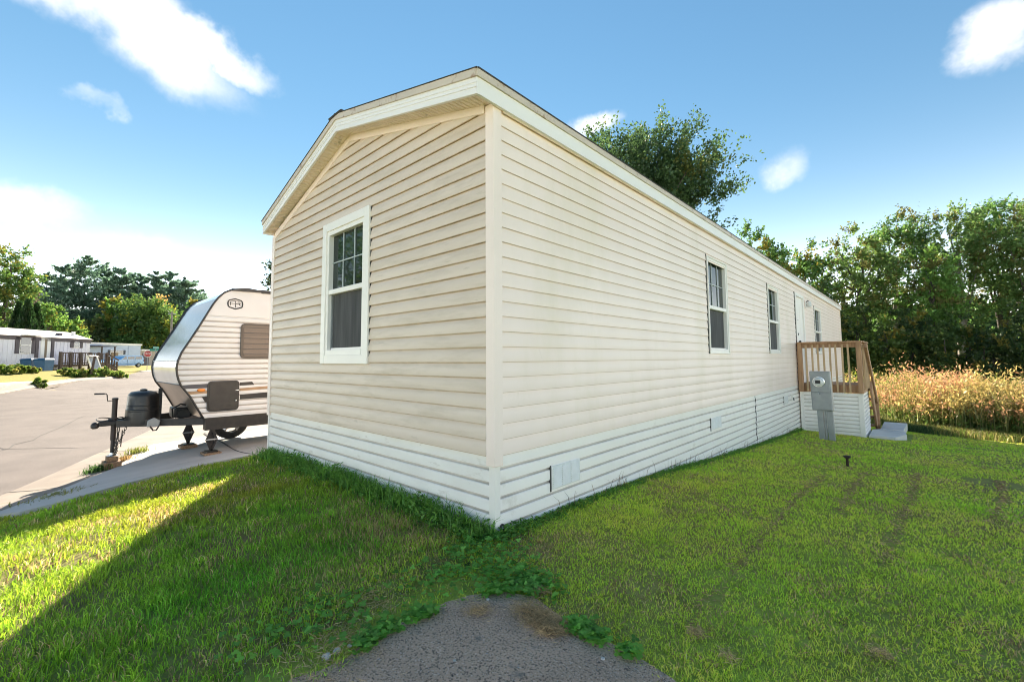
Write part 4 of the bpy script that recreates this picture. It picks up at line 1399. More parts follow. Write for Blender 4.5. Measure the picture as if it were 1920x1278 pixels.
g0 = gz(A.x, A.y); g1 = gz(B.x, B.y)
nh = thing('neighbour_mobile_home', 'pale lilac mobile home with mauve trim and flat pale roof across the street', 'mobile home', fr.P(fr.L / 2, 2, min(g0, g1)))
ztop = fz(100, 629, fr)
zb = .0
zt = fz(100, 633, fr)
fr.box('wall', 0, fr.L, 0, 4.2, zb + .35, zt - .1, LILAC, nh)
for k in range(int(fr.L / .4)):
    fr.box('wall_batten', k * .4, k * .4 + .06, -.03, 0, zb + .36, zt - .3, LILAC, nh)
fr.box('skirting', .02, fr.L - .02, .05, 4.1, zb - .7, zb + .35, SKIRT, nh)
fr.box('eave_band', -.05, fr.L + .05, -.06, 4.3, zt - .32, zt, MAUVE, nh)
rr = MB()
rr.prism([fr.P(-.15, -.2, zt), fr.P(-.15, 2.1, zt + .75), fr.P(-.15, 4.5, zt)], fr.u * (fr.L + .3)).build('roof', ROOFP, nh)
fr.box('roof_vent', fu(122), fu(122) + .35, .6, .9, zt + .2, zt + .5, MAUVE, nh)
fr.box('chimney_pipe', fu(155), fu(155) + .2, .9, 1.1, zt + .2, zt + .75, WHITE, nh)


def fwin(f, x0, x1, y0, y1, par, frame=WHITE, shut=None, name='window'):
    u0, u1 = fu(x0, f), fu(x1, f); z1, z0 = fz((x0 + x1) / 2, y0, f), fz((x0 + x1) / 2, y1, f)
    w = f.box(name, u0, u1, -.05, .02, z0, z1, frame, par)
    f.box('pane', u0 + .08, u1 - .08, -.07, -.045, z0 + .08, z1 - .08, GLASSF, w)
    f.box('sash_bar', u0 + .08, u1 - .08, -.085, -.068, (z0 + z1) / 2 - .03, (z0 + z1) / 2 + .03, frame, w)
    if shut:
        f.box('shutter', u0 - .35, u0 - .02, -.06, .0, z0, z1, shut, w)
        f.box('shutter', u1 + .02, u1 + .35, -.06, .0, z0, z1, shut, w)
    return w


fwin(fr, 34, 56, 631, 663, nh, WHITE, MAUVE)
fwin(fr, 136, 147, 639, 652, nh, WHITE, MAUVE)
aw = fr.box('awning', fu(34), fu(62), -.6, -.05, fz(45, 629, fr), fz(45, 629, fr) + .06, WHITE, nh)
u0, u1 = fu(74), fu(92)
dz1 = fz(83, 632, fr)
dw = fr.box('door', u0, u1, -.06, .02, zb + .45, dz1, WHITE, nh)
fr.box('door_curtain', u0 + .35, u1 - .35, -.07, -.05, zb + 1.0, dz1 - .15, mat('tan_curtain', (.30, .22, .14), rough=.8), dw)
fr.box('trim_post', fu(64), fu(70), -.07, .01, zb + .3, zt - .3, MAUVE, nh)
fr.box('trim_post', fu(94), fu(99), -.07, .01, zb + .3, zt - .3, MAUVE, nh)

# its wooden deck
dk = thing('wooden_deck', 'weathered brown wooden deck with slatted railing before the lilac mobile home', 'deck', fr.P((fu(64) + fu(160)) / 2, -1.2, zb - .3))
U0, U1 = fu(64), fu(158); WD = -2.0
dz = zb + .42
fr.box('deck_floor', U0, U1, WD, -.06, dz - .15, dz, OLDWOOD, dk)
fr.box('top_rail', U0, U1, WD - .06, WD + .06, dz + .98, dz + 1.06, OLDWOOD, dk)
fr.box('bottom_rail', U0, U1, WD - .03, WD + .03, dz + .1, dz + .16, OLDWOOD, dk)
n = int((U1 - U0) / .26)
for k in range(n):
    fr.box('baluster', U0 + .12 + k * .26, U0 + .12 + k * .26 + .09, WD - .05, WD - .03, dz - .1, dz + .99, OLDWOOD, dk)
for k in range(6):
    uu = U0 + (U1 - U0) * k / 5
    fr.box('post', uu - .08, uu + .08, WD - .05, WD + .11, zb - .75, dz + 1.1, OLDWOOD, dk)
MB().beam(fr.P(U1, WD, dz + 1.0), fr.P(U1 + 1.5, WD, dz + .35), .08, .1).build('stair_rail', OLDWOOD, dk)
MB().beam(fr.P(U1, WD, dz), fr.P(U1 + 1.5, WD, zb - .35), .08, .25).build('stringer', OLDWOOD, dk)
for k in range(4):
    fr.box('stair_post', U1 + .35 * k + .2, U1 + .35 * k + .3, WD - .05, WD + .05, zb - .5, dz + .75 - .17 * k, OLDWOOD, dk)

# blue bins
BLUE = mat('blue_plastic', (.02, .10, .22), (.015, .08, .18), rough=.5, scale=4)


def bin_(x0, x1, y0, y1, lab, dist):
    c = at_dist((x0 + x1) / 2, y1, dist)
    sc = dist * (ray((x0 + x1) / 2, 680).length / math.hypot(ray((x0 + x1) / 2, 680).x, ray((x0 + x1) / 2, 680).y)) / ray((x0 + x1) / 2, 680).length / F_PX
    dpt = dist / math.hypot(*(lambda r: (r.x, r.y))(ray((x0 + x1) / 2, 680)))
    w = (x1 - x0) / F_PX * dpt * .78; h = (y1 - y0) / F_PX * dpt
    g = gz(c.x, c.y)
    t = thing('blue_bin', lab, 'bin', (c.x, c.y, g), 'blue bins by the deck')
    f = Frame(c - fr.u * w / 2, c + fr.u * w / 2)
    MB().hexa([f.P(.06, .05, g - .05), f.P(w - .06, .05, g - .05), f.P(w - .06, .75, g - .05), f.P(.06, .75, g - .05), f.P(0, 0, g + h * .85), f.P(w, 0, g + h * .85), f.P(w, .8, g + h * .85), f.P(0, .8, g + h * .85)]).build('body', BLUE, t, bevel=.03)
    MB().hexa([f.P(-.04, -.04, g + h * .85), f.P(w + .04, -.04, g + h * .85), f.P(w + .04, .84, g + h * .85), f.P(-.04, .84, g + h * .85), f.P(.05, .05, g + h), f.P(w - .05, .05, g + h), f.P(w - .05, .8, g + h * .95), f.P(.05, .8, g + h * .95)]).build('lid', BLUE, t, bevel=.02)
    for q in (.1, w - .1):
        MB().cyl(f.P(q - .04, .7, g + .1), f.P(q + .04, .7, g + .1), .12, n=12).build('wheel', RUBBER, t)


bin_(54, 75, 673, 696, 'blue wheeled bin nearer the lilac home window, left of the pair', 52.5)
bin_(78, 106, 673, 697, 'larger blue wheeled bin in front of the deck rail, right of the pair', 51.5)

# leaning framed panel, leaning post, low wall on the lawn
c = at_dist(181, 686, 55)
dpt = 55 / math.hypot(ray(181, 680).x, ray(181, 680).y); k_ = dpt / F_PX
lp = thing('framed_board', 'white framed grey panel leaning upright on the lawn past the deck', 'panel', (c.x, c.y, gz(c.x, c.y)))
f = Frame(c - fr.u * .4, c + fr.u * .4); g = gz(c.x, c.y); hh = 29 * k_
def lb(nm, u0, u1, z0, z1, w0, w1, m):
    ln = -.28
    MB().hexa([f.P(u0 + ln * z0 / hh, w0, g + z0), f.P(u1 + ln * z0 / hh, w0, g + z0), f.P(u1 + ln * z0 / hh, w1, g + z0), f.P(u0 + ln * z0 / hh, w1, g + z0),
               f.P(u0 + ln * z1 / hh, w0 + .3, g + z1), f.P(u1 + ln * z1 / hh, w0 + .3, g + z1), f.P(u1 + ln * z1 / hh, w1 + .3, g + z1), f.P(u0 + ln * z1 / hh, w1 + .3, g + z1)]).build(nm, m, lp)
lb('panel_sheet', .06, 1.0, 0.02, hh - .02, .02, .05, mat('grey_panel', (.36, .37, .42), (.25, .26, .3), rough=.3))
lb('frame_side', -.06, .08, 0, hh, 0, .08, WHITE); lb('frame_side', .98, 1.12, 0, hh, 0, .08, WHITE)
lb('frame_top', .08, .98, hh - .12, hh, 0, .079, WHITE)
p0 = on_ground(169, 709, -.4); p1 = at_dist(178, 667, math.hypot(p0.x - CAM.x, p0.y - CAM.y))
tag(MB().beam(p0 - Vector((0, 0, .1)), p1, .13, .13, (1, .2, 0)).build('leaning_post', OLDWOOD, bevel=.01), 'dark wooden post leaning on the yellow lawn across the street', 'post')
w0, w1 = on_ground(-30, 739, -.7), on_ground(75, 722, -.6)
mbw = MB(); mbw.hexa([w0 + Vector(v) for v in ((0, 0, -.3), )] * 0 or [
    (w0.x, w0.y, w0.z - .3), (w1.x, w1.y, w1.z - .3), (w1.x - .4, w1.y - .5, w1.z - .3), (w0.x - .4, w0.y - .5, w0.z - .3),
    (w0.x, w0.y, w0.z + .42), (w1.x, w1.y, w1.z + .22), (w1.x - .4, w1.y - .5, w1.z + .24), (w0.x - .4, w0.y - .5, w0.z + .44)])
tag(mbw.build('retaining_wall', CONC, bevel=.02), 'low pale concrete retaining wall at the edge of the far lawn', 'wall')

# light blue home further on
A2 = at_dist(150, 684, 84); B2 = at_dist(262, 684, 90)
f2 = Frame(A2, B2)
h2 = thing('blue_mobile_home', 'light blue mobile home with navy shutters farther down the street', 'mobile home', f2.P(f2.L / 2, 2, -.05))
zt2 = fz(215, 643, f2)
f2.box('wall', 0, f2.L, 0, 4.5, -.3, zt2 - .25, SKYB, h2)
f2.box('roof_band', -.1, f2.L + .1, -.15, 4.7, zt2 - .25, zt2, WHITE, h2)
f2.box('end_panel', f2.L - 2.0, f2.L - .05, -.04, 0, -.1, zt2 - .3, SKYB, h2)
fwin(f2, 206, 230, 656, 664, h2, WHITE, NAVY)
f2.box('carport_roof', fu(160, f2), fu(192, f2), -2.2, -.02, fz(180, 650, f2), fz(180, 648.5, f2), MAUVE, h2)
for px in (164, 189):
    f2.box('carport_post', fu(px, f2), fu(px, f2) + .12, -2.1, -1.98, -.4, fz(180, 650, f2), OLDWOOD, h2)
ps = f2.box('privacy_screen', fu(193, f2), fu(206, f2), -1.3, -1.2, -.3, fz(200, 661, f2), mat('tan_boards', (.36, .26, .17), (.28, .2, .13), rough=.8), h2)
A3 = at_dist(262, 684, 96); B3 = at_dist(300, 684, 100)
f3 = Frame(A3, B3)
h3 = thing('tan_shed', 'tan and white shed half hidden behind the stop sign', 'shed', f3.P(f3.L / 2, 2, -.05))
f3.box('wall', 0, f3.L, 0, 4, -.4, fz(280, 658, f3), mat('tan_siding', (.45, .38, .33), (.38, .32, .28), rough=.7), h3)
f3.box('roof', -.2, f3.L + .2, -.3, 4.2, fz(280, 658, f3), fz(280, 655, f3), WHITE, h3)
f3.box('door', f3.L * .1, f3.L * .4, -.05, 0, -.3, fz(280, 662, f3), MAUVE, h3)

# blue car
cA, cB = at_dist(205, 687, 78), at_dist(270, 687, 80.5)
f4 = Frame(cA, cB); g = (gz(cA.x, cA.y) + gz(cB.x, cB.y)) / 2
L = f4.L; car = thing('parked_car', 'light blue estate car parked in front of the light blue home', 'car', f4.P(L / 2, .9, g))
CARP = mat('light_blue_car_paint', (.15, .36, .68), (.13, .33, .62), rough=.2, coat=.5)
hs = (687 - 665) * (78 / math.hypot(ray(240, 680).x, ray(240, 680).y)) / F_PX
H = hs
bodyp = [(0, .35), (0, .58), (.02, .66), (.30, .70), (.42, .98), (.50, 1.0), (.95, 1.0), (1.0, .66), (1.0, .30), (.93, .25), (.06, .25)]
MB().prism([f4.P(u * L, 0, g + z * H) for u, z in bodyp], f4.w * 1.75).build('body', CARP, car, bevel=.05)
for u0, u1, ub in ((.36, .47, .43), (.50, .70, .50), (.73, .92, .73)):
    MB().prism([f4.P(u0 * L, -.012, g + .70 * H), f4.P(u1 * L, -.012, g + .70 * H), f4.P(u1 * L, -.012, g + .93 * H), f4.P(ub * L, -.012, g + .93 * H)], f4.w * .02).build('side_window', GLASSF, car)
for u in (.17, .83):
    w_ = MB().cyl(f4.P(u * L, -.03, g + .19 * H), f4.P(u * L, .2, g + .19 * H), .19 * H, n=16).build('wheel', RUBBER, car, smooth='auto')
    MB().cyl(f4.P(u * L, -.05, g + .19 * H), f4.P(u * L, -.025, g + .19 * H), .11 * H, n=12).build('rim', GALV, w_)
for u in (.49, .715):
    MB().beam(f4.P(u * L, -.015, g + .34 * H), f4.P(u * L, -.015, g + .70 * H), .02, .02, (0, 1, 0)).build('door_seam', TRIM, car)
MB().beam(f4.P(.99 * L, -.01, g + .5 * H), f4.P(.99 * L, -.01, g + .66 * H), .12, .06, (0, 1, 0)).build('tail_lamp', mat('red_lens', (.4, .02, .02), rough=.2), car)
MB().beam(f4.P(.015 * L, -.01, g + .52 * H), f4.P(.05 * L, -.01, g + .56 * H), .06, .12).build('headlamp', CHROME, car)
MB().beam(f4.P(-.01 * L, .1, g + .36 * H), f4.P(-.01 * L, 1.6, g + .36 * H), .1, .14).build('bumper', TRIM, car)

# stop sign and street-name sign
sc_ = at_dist(277, 663, 60); gs = gz(sc_.x, sc_.y)
view = Vector((sc_.x - CAM.x, sc_.y - CAM.y, 0)).normalized(); vr = Vector((view.y, -view.x, 0))
stop = thing('stop_sign', 'red octagonal stop sign on a post at the far street corner', 'sign', (sc_.x, sc_.y, gs))
MB().beam((sc_.x + view.x * .05, sc_.y + view.y * .05, gs - .2), (sc_.x + view.x * .05, sc_.y + view.y * .05, sc_.z + .4), .07, .05, (0, 1, 0)).build('post', GALV, stop)
RED = mat('sign_red', (.50, .03, .03), (.45, .035, .03), rough=.4)
def octo(r, off):
    return [sc_ + vr * r * math.cos(R(22.5 + 45 * k)) + Vector((0, 0, r * math.sin(R(22.5 + 45 * k)))) + view * off for k in range(8)]
MB().prism(octo(.36, 0), view * .02).build('border', WHITE, stop)
pl_ = MB().prism(octo(.325, -.012), view * .01).build('plate', RED, stop)
def letter_text(txt, center, right, size, m, par, name='lettering'):
    cu = bpy.data.curves.new(name, 'FONT'); cu.body = txt; cu.size = size; cu.align_x = 'CENTER'; cu.align_y = 'CENTER'; cu.extrude = .003
    to = bpy.data.objects.new(name, cu); COL.objects.link(to)
    bpy.context.view_layer.update()
    me = bpy.data.meshes.new_from_object(to.evaluated_get(bpy.context.evaluated_depsgraph_get()))
    COL.objects.unlink(to); bpy.data.objects.remove(to)
    o = bpy.data.objects.new(name, me); COL.objects.link(o); me.materials.clear(); me.materials.append(m)
    nrm = right.cross(Vector((0, 0, 1)))
    mm = Matrix((right, Vector((0, 0, 1)), nrm)).transposed().to_4x4(); mm.translation = center
    me.transform(mm)
    o.parent = par
    return o
letter_text('STOP', sc_ - view * .016, vr, .25, WHITE, pl_)
sn = at_dist(292, 656, 59); gs2 = gz(sn.x, sn.y)
ss = thing('street_name_sign', 'green street name blades on a thin post beside the stop sign', 'sign', (sn.x, sn.y, gs2))
MB().cyl((sn.x, sn.y, gs2 - .2), (sn.x, sn.y, sn.z + .25), .035, n=8).build('post', GALV, ss)
GRN = mat('sign_green', (.02, .30, .22), (.02, .26, .19), rough=.4)
MB().beam(sn - vr * .5, sn + vr * .5, .03, .22).build('name_blade', GRN, ss)
MB().beam(sn + Vector((0, 0, .26)) - (vr * .6 + view).normalized() * .45, sn + Vector((0, 0, .26)) + (vr * .6 + view).normalized() * .45, .03, .2).build('name_blade', GRN, ss)
# utility pole
up_ = at_dist(318, 680, 62); gu = gz(up_.x, up_.y); ztp = at_dist(319, 584, 62).z
pole = thing('utility_pole', 'bare grey wooden utility pole rising behind the trailer nose', 'pole', (up_.x, up_.y, gu))
MB().cyl((up_.x, up_.y, gu - .3), (up_.x, up_.y, ztp), .13, .09, n=10).build('shaft', PALEBARK, pole)
MB().beam((up_.x - vr.x * .35, up_.y - vr.y * .35, ztp - .25), (up_.x + vr.x * .35, up_.y + vr.y * .35, ztp - .25), .08, .1).build('bracket', GALV, pole)

# ------------------------------------------------------------------ trees and shrubs


def leaf_quads(P, D, L, Wd, rg):
    """P centres, D long directions, L lengths, Wd widths -> V, F (rhombic leaves)"""
    n = len(P)
    side = rg.normal(size=(n, 3)); side -= (side * D).sum(1)[:, None] * D
    side /= np.linalg.norm(side, axis=1)[:, None] + 1e-9
    a = D * (L / 2)[:, None]; b = side * (Wd / 2)[:, None]
    V = np.stack([P - a, P + b - a * .15, P + a, P - b - a * .15], 1).reshape(-1, 3)
    F = np.arange(4 * n).reshape(n, 4)
    return V, F


def crown_points(rg, n_clump, per, c, rad, shell=.55, twig=.8, up=.35, flat=1.0, lobes=7):
    """leaves hung on short twigs that radiate from clumps filling an uneven ellipsoid"""
    d = rg.normal(size=(n_clump, 3)); d /= np.linalg.norm(d, axis=1)[:, None]
    lob = rg.normal(size=(lobes, 3)); lob /= np.linalg.norm(lob, axis=1)[:, None]
    bump = .72 + .38 * np.clip((d @ lob.T).max(1), 0, 1) ** 3
    r = (shell + (1 - shell) * rg.random(n_clump)) ** .8 * bump
    C = np.array(c) + d * r[:, None] * np.array(rad)
    n = n_clump * per
    ci = np.repeat(np.arange(n_clump), per)
    nt = 9
    td = rg.normal(size=(n_clump, nt, 3)) * .75 + d[:, None, :] * .6 + np.array([0, 0, up])
    td /= np.linalg.norm(td, axis=2)[:, :, None]
    ti = rg.integers(0, nt, n)
    t = rg.random(n) ** .7
    tw = twig * (.5 + .8 * rg.random((n_clump, nt)))
    dirs = td[ci, ti]
    P = C[ci] + dirs * (t * tw[ci, ti])[:, None] + np.clip(rg.normal(size=(n, 3)), -1.6, 1.6) * twig * .09
    ld = dirs * .5 + rg.normal(size=(n, 3)) * .6; ld /= np.linalg.norm(ld, axis=1)[:, None]
    return P, ld, ci, C


def tints(rg, ci, n_clump, base, var=.25, yellow=0.0, ycol=(.22, .2, .03)):
    base = np.array(base)
    cl_ = 1 + rg.normal(size=(n_clump, 1)) * var * .6
    t = base * cl_[ci] * (1 + rg.normal(size=(len(ci), 1)) * var)
    if yellow:
        y = (rg.random(n_clump) < yellow)[ci] | (rg.random(len(ci)) < yellow * .4)
        t[y] = np.array(ycol) * (1 + rg.normal(size=(y.sum(), 1)) * .2)
    return np.clip(t, .008, .9)


def depth_of(px, dist):
    d = ray(px, 676); return dist / math.hypot(d.x, d.y)


def tree(name, label, px, dist, top_py, half_px, base_col, seed, bottom=.25, n_clump=90, per=110, trunk_r=.16, yellow=.06, ycol=(.22, .20, .04), cat='tree', group=None,
         leafk=.0050, limbs=7, up=.35, pos=None, bark=None, shell=.35, topcol=None):
    rg = np.random.default_rng(seed)
    q = at_dist(px, 676, dist); g = gz(q.x, q.y); dep = depth_of(px, dist)
    ztop = at_dist(px, top_py, dist).z
    H = ztop - g
    rx = half_px / F_PX * dep
    if pos:
        q = Vector((pos[0], pos[1], 0)); g = gz(q.x, q.y); H = pos[2]; rx = pos[3]; dep = 40
    zc = g + H * (bottom + 1) / 2; rzv = H * (1 - bottom) / 2 * .97
    t = thing(name, label, cat, (q.x, q.y, g), group)
    tw = min(rx, rzv) * .34
    P, ld, ci, C = crown_points(rg, n_clump, per, (q.x, q.y, zc), (max(.3, rx - tw * .5), max(.3, rx - tw * .5), max(.3, rzv - tw * .5)), shell, tw, up)
    keep = P[:, 2] > g + .05
    P, ld, ci = P[keep], ld[keep], ci[keep]
    lf = dep * leafk * (.7 + .6 * rg.random(len(P)))
    V, F = leaf_quads(P, ld, lf * 1.25, lf * .75, rg)
    tn = tints(rg, ci, n_clump, base_col, .22, yellow, ycol)
    if topcol is not None:
        hi = (C[:, 2] > zc + rzv * .6) & (rg.random(n_clump) < .55)
        s_ = hi[ci]; tn[s_] = np.array(topcol) * (1 + rg.normal(size=(s_.sum(), 1)) * .22)
        tn = np.clip(tn, .01, .9)
    np_mesh('crown', V, F, LEAF, np.repeat(tn, 4, 0), t)
    bark = bark or BARK
    pts = [(q.x + rg.normal() * .05 * k, q.y + rg.normal() * .05 * k, g - .2 + (H * .78 + .2) * k / 6) for k in range(7)]
    tk = MB().tube(pts, [trunk_r * (1.25 - k * .18) for k in range(7)], 8).build('trunk', bark, t, smooth=True)
    for k in range(limbs):
        j = rg.integers(0, n_clump)
        z0 = g + H * rg.uniform(max(.15, bottom * .7), .6); i6 = (z0 - g + .2) / (H * .78 + .2) * 6
        i0_ = int(min(5, i6)); s0 = Vector(pts[i0_]).lerp(Vector(pts[i0_ + 1]), min(1, i6 - i0_))
        e = Vector(C[j])
        m_ = s0.lerp(e, .5) + Vector((0, 0, -.06 * (e - s0).length))
        MB().tube([s0, m_, e], [trunk_r * .45, trunk_r * .28, trunk_r * .10], 6).build('limb', bark, tk, smooth=True)
    return t


DK = (.06, .10, .035); MD = (.105, .21, .058); LT = (.15, .28, .065); OL = (.135, .225, .066)
# behind the house
tree('maple_tree', 'tall dark green tree rising behind the roof of the cream house', 1196, 20, 212, 185, (.062, .115, .042), 21, bottom=.22, n_clump=190, per=520, trunk_r=.22, up=.8, yellow=.03, ycol=(.15, .17, .045), limbs=18, leafk=.0055, shell=.1)
tree('roadside_tree', 'smaller olive-green tree showing over the roof far end', 1425, 34, 398, 58, MD, 22, bottom=.2, n_clump=80, per=130, up=.5, yellow=.12)
tree('roadside_tree', 'bushy olive tree just right of the one over the roof end', 1498, 36, 425, 72, MD, 23, bottom=.15, n_clump=110, per=130, up=.4, yellow=.15)
tree('shade_tree', 'dark tree partly hidden between trailer roof and house corner', 540, 48, 440, 58, (.03, .055, .02), 24, bottom=.25, n_clump=80, per=80, up=.2)
tree('street_tree', 'broad green tree mirrored in the glass of the gable window', 0, 50, 500, 50, MD, 25, bottom=.15, n_clump=170, per=80, trunk_r=.3, pos=(-31, -15, 13, 7.5))
# the tall tree line on the right
tl_ = [(1618, 37, 405, 64, OL, 31, 'first'), (1692, 40, 374, 68, MD, 32, 'second'), (1757, 36, 440, 54, LT, 33, 'third'), (1808, 39, 345, 68, OL, 34, 'fourth'),
       (1884, 41, 335, 66, MD, 35, 'fifth'), (1960, 39, 350, 72, OL, 36, 'sixth')]
for px, dist, tp, hw, colr, sd_, nm in tl_:
    tree('woodland_tree', nm + ' tall leafy tree from the house in the tree line behind the reeds', px, dist, tp, hw, colr, sd_, bottom=.2, n_clump=130, per=95, trunk_r=.2, yellow=.16, ycol=(.15, .155, .045),
         group='tall trees behind the reeds', limbs=10, up=.45, bark=PALEBARK if sd_ in (34, 32) else BARK)
names = ['first', 'second', 'third', 'fourth', 'fifth', 'sixth', 'seventh', 'eighth', 'ninth']
for k, (px, dist, tp, hw) in enumerate([(1560, 31, 528, 44), (1612, 34, 560, 46), (1664, 31, 590, 42), (1712, 33, 560, 48), (1762, 31, 585, 44), (1812, 34, 565, 46), (1862, 31, 590, 46), (1914, 33, 560, 52), (1970, 31, 560, 50)]):
    tree('understory_shrub', names[k] + ' dark green bush from the house along the foot of the tree line', px, dist, tp, hw, (.055 + .012 * (k % 3), .095 + .018 * (k % 3), .03), 50 + k, bottom=.0, n_clump=70, per=90,
         trunk_r=.07, yellow=.06, cat='shrub', group='bushes under the tree line', limbs=3, up=.2, shell=.3)
# across the street
tree('broadleaf_tree', 'big bright green tree at the left edge behind the lilac home', 2, 88, 440, 62, (.10, .185, .045), 61, bottom=.1, n_clump=120, per=80, trunk_r=.3, yellow=.15, ycol=(.2, .2, .04))
tree('dead_brown_tree', 'brownish bare-looking tree between green tree and pines', 45, 96, 535, 34, (.09, .065, .055), 62, bottom=.0, n_clump=50, per=60, yellow=0, limbs=8)
for k, (px, dist, tp, hw, colr, lab) in enumerate([
        (88, 80, 560, 30, LT, 'light green bushy tree beside the clipped evergreens'), (125, 84, 585, 34, LT, 'pale green spreading tree behind the lilac home roof end'),
        (165, 104, 596, 34, (.10, .14, .05), 'low greyish-green tree above the end of the lilac home'), (208, 106, 553, 36, LT, 'rounded yellow-green tree left of the orange-topped one'),
        (236, 103, 600, 30, MD, 'small green tree in front of the orange-topped one')]):
    tree('garden_tree', lab, px, dist, tp, hw, colr, 70 + k, bottom=.05, n_clump=70, per=75, yellow=.15, ycol=(.26, .25, .05))
tree('autumn_tree', 'tree with orange and yellow top turning to autumn behind the street signs', 288, 103, 550, 64, (.09, .17, .045), 80, bottom=.08, n_clump=150, per=85, trunk_r=.25, yellow=.08, ycol=(.30, .33, .06), topcol=(.46, .33, .11))
tree('roadside_tree', 'small green tree just above the trailer nose', 366, 80, 560, 26, MD, 81, bottom=.1, n_clump=50, per=70, yellow=.1)


def pine(label, px, dist, top_py, seed, half_px=46):
    rg = np.random.default_rng(seed)
    q = at_dist(px, 676, dist); g = gz(q.x, q.y); dep = depth_of(px, dist)
    H = at_dist(px, top_py, dist).z - g; rmax = half_px / F_PX * dep
    t = thing('pine_tree', label, 'tree', (q.x, q.y, g), 'dark pines on the hill behind the street')
    lev = 17
    Pn, Dn, cid = [], [], []
    for i in range(lev):
        h = .18 + .82 * i / (lev - 1)
        rr = rmax * (1 - h ** 2.2) ** .6 * rg.uniform(.55, 1.2) + .5
        nb = 6
        a0 = rg.random() * 6.28
        for b in range(nb):
            a = a0 + b * 6.28 / nb + rg.normal() * .2; L_ = rr * rg.uniform(.6, 1.15)
            k = 62
            s_ = rg.random(k) ** .6
            base = np.array([q.x, q.y, g + h * H * .97 + rg.normal() * .028 * H])
            dirv = np.array([math.cos(a), math.sin(a), .12])
            p = base + dirv * (s_ * L_)[:, None] + rg.normal(size=(k, 3)) * np.array([.16, .16, .10]) * L_ * .6 + np.array([0, 0, .18]) * (s_ ** 2 * L_)[:, None]
            d = dirv * .8 + np.array([0, 0, .55]) + rg.normal(size=(k, 3)) * .45
            Pn.append(p); Dn.append(d / np.linalg.norm(d, axis=1)[:, None]); cid += [i * nb + b] * k
    P = np.concatenate(Pn); D = np.concatenate(Dn); cid = np.array(cid)
    lf = dep * .0062 * (.7 + .6 * rg.random(len(P)))
    V, F = leaf_quads(P, D, lf * 1.3, lf * .5, rg)
    tn = tints(rg, cid, lev * 6, (.135, .215, .15), .32)
    np_mesh('crown', V, F, LEAF, np.repeat(tn, 4, 0), t)
    MB().cyl((q.x, q.y, g - .3), (q.x, q.y, g + H * .93), .3, .05, 8).build('trunk', BARK, t)


pn = [(78, 112, 512), (112, 118, 492), (150, 115, 480), (188, 120, 496), (222, 116, 500), (255, 120, 512), (284, 117, 510), (312, 121, 508), (340, 118, 520), (364, 122, 545)]
for k, (px, dist, tp) in enumerate(pn):
    pine(['first', 'second', 'third', 'fourth', 'fifth', 'sixth', 'seventh', 'eighth', 'ninth', 'tenth'][k] + ' dark pine from the left in the row behind the street', px, dist, tp, 90 + k)


def evergreen(label, px, dist, top_py, half_px, seed):
    rg = np.random.default_rng(seed)
    q = at_dist(px, 676, dist); g = gz(q.x, q.y); dep = depth_of(px, dist)
    H = at_dist(px, top_py, dist).z - g; rmax = half_px / F_PX * dep
    t = thing('clipped_evergreen', label, 'tree', (q.x, q.y, g), 'column evergreens behind the lilac home')
    n = 3800
    h = rg.random(n) ** .8; a = rg.random(n) * 6.283
    rad = rmax * np.minimum(1, (1 - h) * 2.2 + .04) * (.75 + .3 * rg.random(n)) * (1 + .15 * np.sin(a * 5))
    P = np.stack([q.x + rad * np.cos(a), q.y + rad * np.sin(a), g + h * H], -1)
    D = np.stack([np.cos(a) * .35, np.sin(a) * .35, np.ones(n)], -1) + rg.normal(size=(n, 3)) * .25
    D /= np.linalg.norm(D, axis=1)[:, None]
    lf = dep * .009 * (.7 + .6 * rg.random(n))
    V, F = leaf_quads(P, D, lf * 1.5, lf * .55, rg)
    tn = tints(rg, (a * 3).astype(int), 20, (.022, .060, .018), .25)
    np_mesh('crown', V, F, LEAF, np.repeat(tn, 4, 0), t)
    MB().cyl((q.x, q.y, g - .2), (q.x, q.y, g + H * .8), .12, .04, 6).build('trunk', BARK, t)


evergreen('dark column evergreen behind the lilac home, leftmost of three', 28, 70, 568, 12, 121)
evergreen('dark column evergreen behind the lilac home, middle of three', 45, 69, 564, 14, 122)
evergreen('dark column evergreen behind the lilac home, rightmost of three', 62, 71, 571, 12, 123)
# leafy plants on the far lawn
for k, (px, dist, tp, hw, lab) in enumerate([(8, 46, 683, 20, 'light green leafy plant by the lilac home, leftmost at the frame edge'), (34, 47, 684, 18, 'light green leafy plant under the big window of the lilac home'), (62, 48, 688, 14, 'low light green plant beside the blue bins'),
                                             (130, 47, 692, 20, 'low spreading green plant in front of the deck stairs'), (160, 46, 691, 22, 'low spreading green plant by the leaning post'), (190, 47, 688, 22, 'light green leafy plant in front of the framed board'),
                                             (218, 49, 693, 20, 'low green plant right of the framed board'), (76, 34, 712, 13, 'small weed clump growing at the end of the low concrete wall')]):
    tree('leafy_plant', lab, px, dist, tp, hw, (.13, .21, .045), 130 + k, bottom=.0, n_clump=30, per=55, trunk_r=.02, cat='plant', limbs=0, yellow=.2, ycol=(.3, .3, .08), leafk=.006)


